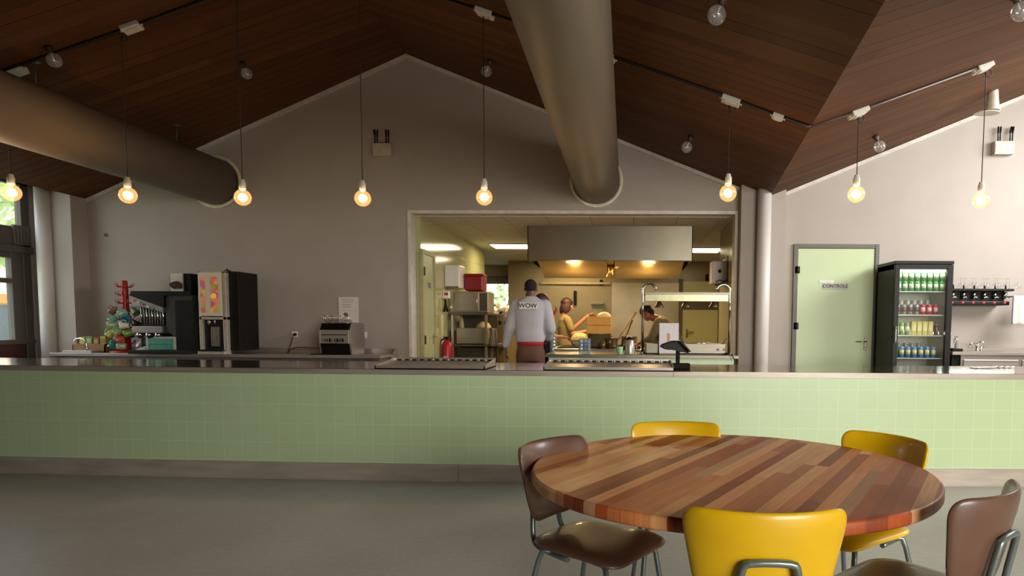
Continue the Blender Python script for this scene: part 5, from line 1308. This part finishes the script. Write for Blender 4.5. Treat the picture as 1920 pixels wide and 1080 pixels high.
for k, (pa, pb, lab) in enumerate((((918, 588), (925, 574), 'black ladle handle sticking out of the left foil bag'), ((934, 592), (942, 584), 'black ladle handle lying before the tallest foil bag'))):
    a, b_ = at(*pa, 11.98), at(*pb, 11.98); mb = MB(); mb.tube([Vector((a.x-.03, a.y+.05, zz+.01)), a, (a+b_)/2+Vector((0, 0, .01)), b_], [.012, .012, .014, .022], 8); tag(mb.build('ladle', BLACK), lab, 'utensil', 'ladles under the window')
# fire extinguisher
q = at(847, 660, 10.0); ez = at(847, 637, 10.0).z
t = thing('fire_extinguisher', (-2.83+.095, 10.05, .38), 'red fire extinguisher on the kitchen wall right of the door', 'fire extinguisher')
hh = ez-.38; R_e = .082
mb = MB(); mb.lathe([(R_e*.9, 0), (R_e, .02), (R_e, hh*.85), (R_e*.8, hh*.93), (.03, hh)], seg=28); mb.build('cylinder', RED, t)
mb = MB(); mb.cyl((0, 0, hh), (0, 0, hh+.03), .022); mb.box(-.06, .03, -.012, .012, hh+.03, hh+.045); mb.box(-.05, .03, -.012, .012, hh+.005, hh+.015); mb.build('valve', BLACK, t)
mb = MB(); mb.tube(smooth_path([Vector(v) for v in ((-.02, 0, hh+.02), (-.09, -.02, hh-.02), (-.105, -.02, hh-.15), (-.10, -.02, hh-.4))]), .012, 8); mb.build('hose', BLACK, t)
mb = MB(); mb.box(-.035, .035, -R_e-.002, -R_e+.006, hh*.25, hh*.62); mb.build('label_plate', mat('label_cream', 'c9b8a0', .5), t)
# right side wall: box with cables, small red device
a, b_ = at(1334, 533, 10.0), at(1374, 489, 10.0)
t = thing('fly_trap', (1.445, 9.75, a.z), 'white control box with cables on the right kitchen wall', 'box')
w = 1.445-at(1335, 500, 9.6).x; hh = at(1350, 489, 9.6).z-at(1350, 532, 9.6).z
t.location = (1.445, 9.6, at(1350, 532, 9.6).z)
mb = MB(); mb.box(-w, 0, 0, .28, 0, hh, bev=.015); mb.build('housing', mat('greyish_white', 'b5aea6', .45, 0, .02), t)
mb = MB(); mb.tube(smooth_path([Vector(v) for v in ((-w*.75, .0, .02), (-w*.5, -.03, .05), (-w*.2, -.03, .03), (0, -.02, .08), (-.0, -.02, .4))]), .007, 6); mb.tube(smooth_path([Vector(v) for v in ((-w*.8, .0, -.02), (-w*.5, -.03, -.01), (-w*.2, -.03, .03))]), .009, 6); mb.build('cable', BLACK, t)
mb = MB(); mb.lathe([(.02, 0), (.03, -.004), (.03, 0)], (-w*.5, 0, hh*.55), seg=14, axis='y'); mb.build('emblem', mat('emblem_grey', '8a8480', .5), t)
q = at(1328, 521, 12.0); t = thing('alarm_box', (q.x, 15.25, at(1328, 526, 15.2).z), 'small red and black alarm box beyond the white control box', 'alarm'); t.location.x = at(1330, 521, 15.2).x
mb = MB(); mb.box(-.08, .06, -.06, .04, 0, .14, bev=.008); mb.build('housing', BLACKM, t)
mb = MB(); mb.box(-.02, .05, -.07, -.06, .03, .11); mb.build('red_button', RED, t)
# things hanging on the rear wall
for px, py0, py1, lab in ((1078, 545, 572, 'black knife hanging on the rear wall above the woman'), (1127, 524, 535, 'short black hook on the rear wall rail')):
    a, b_ = at(px, py0, 15.2), at(px, py1, 15.2); mb = MB(); mb.box(-.035, .035, 0, .03, 0, a.z-b_.z, bev=.01); tag(mb.build('hanging_tool', BLACKM, None, (a.x, 15.26, b_.z)), lab, 'tool', 'tools on the rear wall')
a, b_ = at(1013, 530, 15.2), at(1145, 533, 15.2); mb = MB(); mb.box(a.x, b_.x, 15.25, 15.3, b_.z, b_.z+.05); tag(mb.build('wall_rail', mat('rail_tan', 'a08a60', .5)), 'long pale rail along the rear kitchen wall', 'rail')
a, b_ = at(1108, 566, 15.2), at(1132, 571, 15.2); mb = MB(); mb.box(a.x, b_.x, 15.2, 15.3, b_.z, a.z, bev=.01); mb.box(a.x+.03, b_.x-.03, 15.27, 15.3, b_.z-.5, b_.z); tag(mb.build('wall_cabinet', mat('cabinet_olive', '8a8258', .5)), 'narrow olive panel with a dark rim on the rear wall', 'panel')

# ================================================================== people
def cap(mb, p0, p1, r0, r1, seg=14):
    """tapered capsule"""
    p0, p1 = Vector(p0), Vector(p1); d = (p1-p0); L_ = d.length; d.normalize()
    pts, rs = [], []
    for i in range(5): a = PI/2*(1-i/4); pts.append(p0-d*(r0*math.sin(a))); rs.append(max(r0*math.cos(a), 1e-3))
    for i in range(5): a = PI/2*(i/4); pts.append(p1+d*(r1*math.sin(a))); rs.append(max(r1*math.cos(a), 1e-3))
    mb.tube(pts, rs, seg)
def chain(mb, P, R, seg=14):
    for i in range(len(P)-1): cap(mb, P[i], P[i+1], R[i], R[i+1], seg)
def loft(mb, rows, seg=28, lean=None):
    """rows: (cx, cy, z, rx, ry) cross sections of a torso"""
    R = []
    for cx, cy, z, rx, ry in rows:
        ring = []
        for j in range(seg):
            a = 2*PI*j/seg; c, s = math.cos(a), math.sin(a); e = .8
            ring.append(Vector((cx+rx*math.copysign(abs(c)**e, c), cy+ry*math.copysign(abs(s)**e, s), z)))
        R.append(ring)
    if lean: R = [[lean(p) for p in r] for r in R]
    mb.rings(R)
def hand(mb, wrist, d, n, side=1, curl=.5, s=1.):
    """palm leaves the wrist along d, n = direction the palm faces, thumb on side*(d x n)"""
    wrist, d, n = Vector(wrist), Vector(d).normalized(), Vector(n); n = (n-d*n.dot(d)).normalized(); x = d.cross(n)*side
    for k in range(4):                      # palm as four merged metacarpals
        q = (k-1.5)*.019*s; cap(mb, wrist+x*q*.6+d*.01, wrist+x*q+d*.085*s, .013*s, .0125*s, 10)
    Ls = (.068, .076, .072, .056)
    for k in range(4):
        q = -(k-1.5)*.021*s; p = wrist+x*q+d*.086*s; a = curl*(.7+.12*k)*.55; L_ = Ls[k]*s
        for seg_, f in ((0, .45), (1, .32), (2, .23)):
            a2 = a*(seg_+1); v = d*math.cos(a2)+n*math.sin(a2)+x*(-(k-1.5)*.03); v.normalize()
            e = p+v*L_*f*1.15; cap(mb, p, e, (.0092-.0008*seg_)*s, (.0085-.0008*seg_)*s, 8); p = e
    p = wrist+x*.020*s+d*.025*s
    v1 = (d*.75+x*.75+n*.25).normalized(); e = p+v1*.042*s; cap(mb, p, e, .0125*s, .011*s, 8)
    v2 = (d*.95+x*.25+n*.35).normalized(); cap(mb, e, e+v2*.036*s, .0105*s, .0085*s, 8)
def head(mb, c, f=(0, 1, 0), up=(0, 0, 1), s=1.):
    """skull, jaw, nose, brows, lips, ears, eye sockets; returns the local frame"""
    c, f, up = Vector(c), Vector(f).normalized(), Vector(up); up = (up-f*up.dot(f)).normalized(); x = f.cross(up)
    M = Matrix((x, f, up)).transposed()
    def P(a, b_, z): return c+(x*a+f*b_+up*z)*s
    def B(a, b_, z, rx, ry, rz): mb.ball(P(a, b_, z), rx*s, ry*s, rz*s, 16, 12, mtx=M)
    B(0, -.012, .035, .076, .096, .084); B(0, .010, -.025, .060, .070, .080); B(0, .040, -.075, .036, .038, .030)
    B(0, .083, .018, .045, .012, .012)                                   # brow
    cap(mb, P(0, .088, .012), P(0, .108, -.024), .008*s, .0135*s, 8)     # nose
    B(.011, .097, -.027, .008, .009, .007); B(-.011, .097, -.027, .008, .009, .007)
    B(0, .082, -.052, .024, .010, .006); B(0, .080, -.061, .021, .010, .007)   # lips
    for q in (-1, 1):
        B(q*.040, .064, -.012, .022, .020, .020)                         # cheek
        B(q*.078, -.008, -.002, .008, .020, .030)                        # ear
    return P, M
def soft(o, vox=.008, it=4):
    r = o.modifiers.new('remesh', 'REMESH'); r.mode = 'VOXEL'; r.voxel_size = vox; r.use_smooth_shade = True
    s = o.modifiers.new('smooth', 'SMOOTH'); s.factor = .5; s.iterations = it
    return o
def eyes(P, M, par, s=1., iris='2a1a10'):
    mb = MB()
    for q in (-1, 1): mb.ball(P(q*.031, .076, .004), .0115*s, .0115*s, .009*s, 12, 8, mtx=M)
    o = mb.build('eyes', mat('eye_white', 'c9bfb4', .3), par)
    mb = MB()
    for q in (-1, 1): mb.ball(P(q*.031, .086, .004), .0052*s, .003*s, .0052*s, 10, 6, mtx=M)
    mb.build('irises', mat('iris', iris, .2), o)
    mb = MB()
    for q in (-1, 1): cap(mb, P(q*.018, .094, .024), P(q*.046, .084, .024), .003*s, .002*s, 6)
    mb.build('eyebrows', mat('brow_dark', '2a1810', .8), par)

# ---- man in the grey sweatshirt walking into the kitchen, back to us
g = at(995, 655, 8.3)
man = thing('person', (g.x, 8.3, 0), 'man seen from behind in a grey sweatshirt reading WOW and brown trousers', 'person')
sk_d = mat('dark_skin', '5c3a2c', .5, 0, .06)
mb = MB(); P_man, M_man = head(mb, (0, .02, 1.715))
cap(mb, (0, -.005, 1.66), (0, -.015, 1.58), .060, .068)
loft(mb, [(0, -.01, .88, .15, .10), (0, -.01, 1.0, .155, .11), (0, 0, 1.15, .145, .10), (0, 0, 1.38, .175, .115), (0, -.01, 1.52, .17, .10), (0, -.01, 1.60, .09, .07)])
LA = [(-.180, -.01, 1.52), (-.262, -.03, 1.23), (-.325, .03, .995)]; RA = [(.180, -.01, 1.52), (.245, -.04, 1.23), (.20, .16, 1.09)]
for A in (LA, RA): chain(mb, A, [.062, .046, .028])
hand(mb, LA[2], (-.03, .03, -1), (1, .2, 0), side=-1, curl=.7, s=1.02); hand(mb, RA[2], (-.35, .9, -.2), (-.6, 0, -.6), side=1, curl=.9, s=1.02)
for q, dy in ((-1, .0), (1, .0)):
    chain(mb, [(q*.095, -.01, .92), (q*.10, .02+dy, .50), (q*.105, -.03+q*.08, .09)], [.088, .056, .040]); cap(mb, (q*.105, -.05+q*.08, .05), (q*.115, .12+q*.08, .045), .04, .04)
soft(mb.build('body', sk_d, man), .0075)
hr = mat('short_black_hair', '120c0a', .9, 0, .3, 80, bump=.5)
mb = MB(); mb.ball(P_man(0, -.016, .040), .080, .100, .086, 20, 14, mtx=M_man); soft(mb.build('hair', hr, man), .01, 2)
sw = mat('grey_sweatshirt', 'a9a6aa', .85, 0, .06, 6., bump=.25)
mb = MB(); loft(mb, [(0, -.01, 1.055, .170, .128), (0, -.01, 1.075, .178, .136), (0, -.012, 1.14, .190, .146), (0, -.01, 1.25, .192, .140), (0, -.01, 1.38, .205, .144), (0, -.015, 1.49, .212, .134), (0, -.018, 1.555, .188, .114), (0, -.016, 1.605, .095, .088), (0, -.012, 1.625, .078, .080)])
chain(mb, [(-.178, -.01, 1.505), (-.262, -.03, 1.23), (-.318, .022, 1.02)], [.088, .070, .050]); chain(mb, [(.178, -.01, 1.505), (.252, -.04, 1.23), (.205, .14, 1.11)], [.088, .074, .052])
s_ = soft(mb.build('sweatshirt', sw, man), .011, 5)
mb = MB(); mb.box(-.120, .100, -.168, -.120, 1.462, 1.545, bev=.003); mb.build('print_patch', mat('patch_white', 'cfcbc6', .8), s_)
text('WOW', .078, mat('patch_ink', '1c1a1a', .8), s_, (-.010, -.1695, 1.504), (PI/2, 0, 0), 'lettering', bold=.0008)
mb = MB(); loft(mb, [(0, -.012, 1.012, .163, .122), (0, -.012, 1.07, .165, .124)]); mb.build('red_shirt_hem', mat('red_shirt', '9c1420', .8), man)
tr = mat('brown_trousers', '5a3a28', .85, 0, .15, 10., bump=.3)
mb = MB(); loft(mb, [(0, -.015, .82, .168, .125), (0, -.015, .90, .175, .135), (0, -.01, 1.02, .160, .120)])
for q in (-1, 1): chain(mb, [(q*.088, -.015, .88), (q*.10, .02, .50), (q*.105, -.03+q*.08, .12)], [.098, .074, .062])
soft(mb.build('trousers', tr, man), .011, 4)
sh = mat('shoe_dark', '1c1814', .6)
for q in (-1, 1): mb = MB(); cap(mb, (q*.105, -.06+q*.08, .047), (q*.118, .14+q*.08, .043), .047, .043); mb.build('shoe', sh, man)

# ---- woman in the olive shirt tasting over the pots
yw = 11.15; g = at(1060, 600, yw); a = math.radians(-72)
wo = thing('person', (g.x, yw, 0), 'woman with a brown bob in an olive beige shirt, lifting a spoon over the pots', 'person', rz=a)
sk_l = mat('warm_skin', 'c58a66', .5, 0, .05)
mb = MB(); Pw, Mw = head(mb, (0, .03, 1.60), (0, 1, -.25), s=.96)
cap(mb, (0, .0, 1.54), (0, -.01, 1.42), .046, .052)
loft(mb, [(0, 0, .80, .15, .11), (0, 0, .95, .16, .12), (0, 0, 1.08, .125, .10), (0, .005, 1.26, .15, .115), (0, 0, 1.37, .15, .095), (0, 0, 1.42, .08, .06)])
LA = [(-.155, 0, 1.36), (-.19, .18, 1.20), (-.10, .42, 1.44)]; RA = [(.155, 0, 1.36), (.20, .08, 1.12), (.16, .36, 1.18)]
for A in (LA, RA): chain(mb, A, [.050, .038, .024])
hand(mb, LA[2], (.15, .8, .25), (.3, -.2, -1), side=-1, curl=1.3, s=.92); hand(mb, RA[2], (-.1, .9, .25), (0, 0, 1), side=-1, curl=1.1, s=.92)
for q in (-1, 1): chain(mb, [(q*.085, 0, .86), (q*.09, .02, .48), (q*.09, -.02, .09)], [.085, .052, .036]); cap(mb, (q*.09, -.03, .045), (q*.10, .12, .04), .036, .034)
soft(mb.build('body', sk_l, wo), .0075); eyes(Pw, Mw, wo, .96)
bob = mat('brown_hair', '33160d', .6, 0, .3, 40, (1, 1, .2), bump=.4)
mb = MB()
mb.ball(Pw(0, -.022, .045), .084, .104, .086, 20, 14, mtx=Mw)
for q in (-1, 1): mb.ball(Pw(q*.066, -.005, -.045), .026, .066, .100, 14, 12, mtx=Mw)
mb.ball(Pw(0, -.072, -.05), .072, .045, .115, 16, 12, mtx=Mw); mb.ball(Pw(-.02, .055, .075), .06, .04, .03, 14, 10, mtx=Mw)
soft(mb.build('hair', bob, wo), .009, 3)
ol = mat('olive_shirt', '8f8058', .85, 0, .08, 8., bump=.25)
mb = MB(); loft(mb, [(0, 0, .86, .175, .135), (0, 0, .98, .165, .13), (0, 0, 1.08, .142, .118), (0, .008, 1.24, .168, .14), (0, 0, 1.36, .165, .11), (0, -.005, 1.42, .095, .07)])
chain(mb, [(-.15, 0, 1.355), (-.185, .13, 1.235)], [.068, .060]); chain(mb, [(.15, 0, 1.355), (.19, .055, 1.20)], [.068, .060])
soft(mb.build('shirt', ol, wo), .010, 4)
mb = MB(); loft(mb, [(0, 0, .72, .175, .14), (0, 0, .93, .180, .142)]); 
for q in (-1, 1): chain(mb, [(q*.085, 0, .84), (q*.09, .02, .48), (q*.09, -.02, .10)], [.098, .068, .055])
soft(mb.build('trousers', mat('black_cloth', '14120f', .9, spec=.2), wo), .011)
for q in (-1, 1): mb = MB(); cap(mb, (q*.09, -.04, .045), (q*.10, .13, .04), .044, .04); mb.build('shoe', sh, wo)
# the spoon she holds is a thing of its own
Mt = Matrix.Translation((g.x, yw, 0)) @ Matrix.Rotation(a, 4, 'Z')
mb = MB(); A0, A1 = Mt @ Vector((-.09, .44, 1.43)), Mt @ Vector((-.02, .58, 1.46)); mb.tube([A0, A1], [.005, .005], 8); mb.ball(A1, .022, .022, .008); tag(mb.build('tasting_spoon', mat('spoon_wood', 'c9a878', .5)), 'small pale spoon in the raised hand of the woman in olive', 'spoon')

# ---- second woman, nearly hidden behind the man
y2 = 9.35; g = at(1016, 600, y2); a = math.radians(-62)
w2 = thing('person', (g.x, y2, 0), 'person with red brown hair in black, mostly hidden behind the man in grey', 'person', rz=a)
mb = MB(); P2, M2 = head(mb, (0, .02, 1.585), (0, 1, -.15), s=.96)
cap(mb, (0, 0, 1.53), (0, -.01, 1.40), .046, .052)
loft(mb, [(0, 0, .80, .15, .11), (0, 0, 1.05, .125, .10), (0, .005, 1.24, .15, .115), (0, 0, 1.35, .15, .095), (0, 0, 1.41, .08, .06)])
LA = [(-.155, 0, 1.34), (-.15, .17, 1.16), (-.08, .22, 1.40)]; RA = [(.155, 0, 1.34), (.18, .10, 1.10), (.10, .28, 1.10)]
for A in (LA, RA): chain(mb, A, [.050, .040, .025])
hand(mb, LA[2], (.1, .35, .9), (.2, -1, .2), side=-1, curl=.8, s=.92); hand(mb, RA[2], (-.2, .9, -.1), (0, 0, -1), side=1, curl=.9, s=.92)
for q in (-1, 1): chain(mb, [(q*.085, 0, .86), (q*.09, .02, .48), (q*.09, -.02, .09)], [.085, .052, .036]); cap(mb, (q*.09, -.03, .045), (q*.10, .12, .04), .036, .034)
soft(mb.build('body', mat('warm_skin_orange', 'c07a50', .5, 0, .05), w2), .0075); eyes(P2, M2, w2, .96)
mb = MB(); mb.ball(P2(0, -.025, .045), .084, .104, .086, 20, 14, mtx=M2); mb.ball(P2(0, -.08, -.04), .065, .05, .10, 16, 12, mtx=M2)
for q in (-1, 1): mb.ball(P2(q*.066, -.03, -.03), .024, .055, .085, 14, 12, mtx=M2)
soft(mb.build('hair', mat('red_brown_hair', '3a1810', .6, 0, .3, 40), w2), .009, 3)
mb = MB(); loft(mb, [(0, 0, .74, .18, .14), (0, 0, .98, .165, .13), (0, 0, 1.08, .142, .118), (0, .008, 1.22, .168, .14), (0, 0, 1.34, .165, .11), (0, -.005, 1.405, .095, .07)])
chain(mb, [(-.15, 0, 1.335), (-.155, .08, 1.25)], [.068, .060]); chain(mb, [(.15, 0, 1.335), (.175, .055, 1.20)], [.068, .060])
for q in (-1, 1): chain(mb, [(q*.085, 0, .84), (q*.09, .02, .48), (q*.09, -.02, .10)], [.098, .068, .055])
soft(mb.build('black_clothes', mat('black_cloth', ''), w2), .011)
for q in (-1, 1): mb = MB(); cap(mb, (q*.09, -.04, .045), (q*.10, .13, .04), .044, .04); mb.build('shoe', sh, w2)

# ---- cook bending over the island at the right
y3 = 9.85; g = at(1266, 600, y3); a = math.radians(78)
ck = thing('person', (g.x+.02, y3, 0), 'dark haired cook in a khaki top bending over the island by the gantry', 'person', rz=a)
def bend(p):            # lean the upper body forward from the hips
    if p.z <= .95: return p
    k = min(1, (p.z-.95)/.25); an = math.radians(33)*k; dz = p.z-.95; dy = p.y
    return Vector((p.x, dy*math.cos(an)+dz*math.sin(an), .95+dz*math.cos(an)-dy*math.sin(an)))
mb = MB(); hc = bend(Vector((0, .03, 1.64)))+Vector((0, .05, -.06)); P3, M3 = head(mb, hc, (0, .72, -.70), (0, .70, .72))
cap(mb, hc+Vector((0, -.03, -.04)), bend(Vector((0, -.01, 1.44))), .054, .062)
rows = [(0, 0, .84, .155, .11), (0, 0, 1.0, .155, .11), (0, 0, 1.12, .15, .11), (0, .005, 1.30, .175, .12), (0, 0, 1.41, .17, .10), (0, 0, 1.46, .09, .07)]
loft(mb, rows, lean=bend)
SLp, SRp = bend(Vector((-.175, 0, 1.39))), bend(Vector((.175, 0, 1.39)))
LA = [SLp, SLp+Vector((-.05, .10, -.24)), SLp+Vector((.0, .30, -.32))]; RA = [SRp, SRp+Vector((.05, .08, -.25)), SRp+Vector((-.02, .26, -.34))]
for A in (LA, RA): chain(mb, A, [.056, .043, .027])
hand(mb, LA[2], (.2, .9, -.2), (.2, 0, -1), side=-1, curl=1.1); hand(mb, RA[2], (-.2, .9, -.2), (-.2, 0, -1), side=1, curl=1.1)
for q in (-1, 1): chain(mb, [(q*.09, -.01, .90), (q*.10, .02, .49), (q*.10, -.03, .09)], [.088, .056, .038]); cap(mb, (q*.10, -.05, .047), (q*.11, .12, .043), .038, .036)
soft(mb.build('body', mat('brown_skin', '8a5238', .5, 0, .05), ck), .0075); eyes(P3, M3, ck)
mb = MB(); mb.ball(P3(0, -.022, .045), .083, .103, .086, 20, 14, mtx=M3); mb.ball(P3(0, -.07, -.01), .07, .045, .07, 16, 12, mtx=M3); soft(mb.build('hair', mat('black_hair', '14100e', .8, 0, .3, 60), ck), .009, 3)
kh = mat('khaki_top', '7a6c48', .85, 0, .08, 8., bump=.25)
mb = MB(); loft(mb, [(0, 0, .86, .18, .135), (0, 0, 1.0, .18, .135), (0, 0, 1.12, .175, .132), (0, .005, 1.28, .195, .142), (0, 0, 1.39, .195, .118), (0, -.008, 1.455, .10, .078)], lean=bend)
chain(mb, LA[:2]+[LA[1]+(LA[2]-LA[1])*.6], [.074, .058, .048]); chain(mb, RA[:2]+[RA[1]+(RA[2]-RA[1])*.6], [.074, .058, .048])
soft(mb.build('top', kh, ck), .010, 4)
mb = MB(); q0 = bend(Vector((0, -.125, 1.36))); cap(mb, bend(Vector((.10, -.08, 1.44))), bend(Vector((-.05, -.15, 1.0))), .008, .008, 8); mb.build('apron_strap', mat('strap_pale', 'c9a868', .7), ck)
mb = MB(); loft(mb, [(0, 0, .72, .165, .13), (0, 0, .94, .17, .13)])
for q in (-1, 1): chain(mb, [(q*.088, -.01, .88), (q*.10, .02, .49), (q*.10, -.03, .10)], [.098, .07, .058])
soft(mb.build('trousers', mat('black_cloth', ''), ck), .011)
for q in (-1, 1): mb = MB(); cap(mb, (q*.10, -.06, .047), (q*.11, .13, .043), .047, .043); mb.build('shoe', sh, ck)
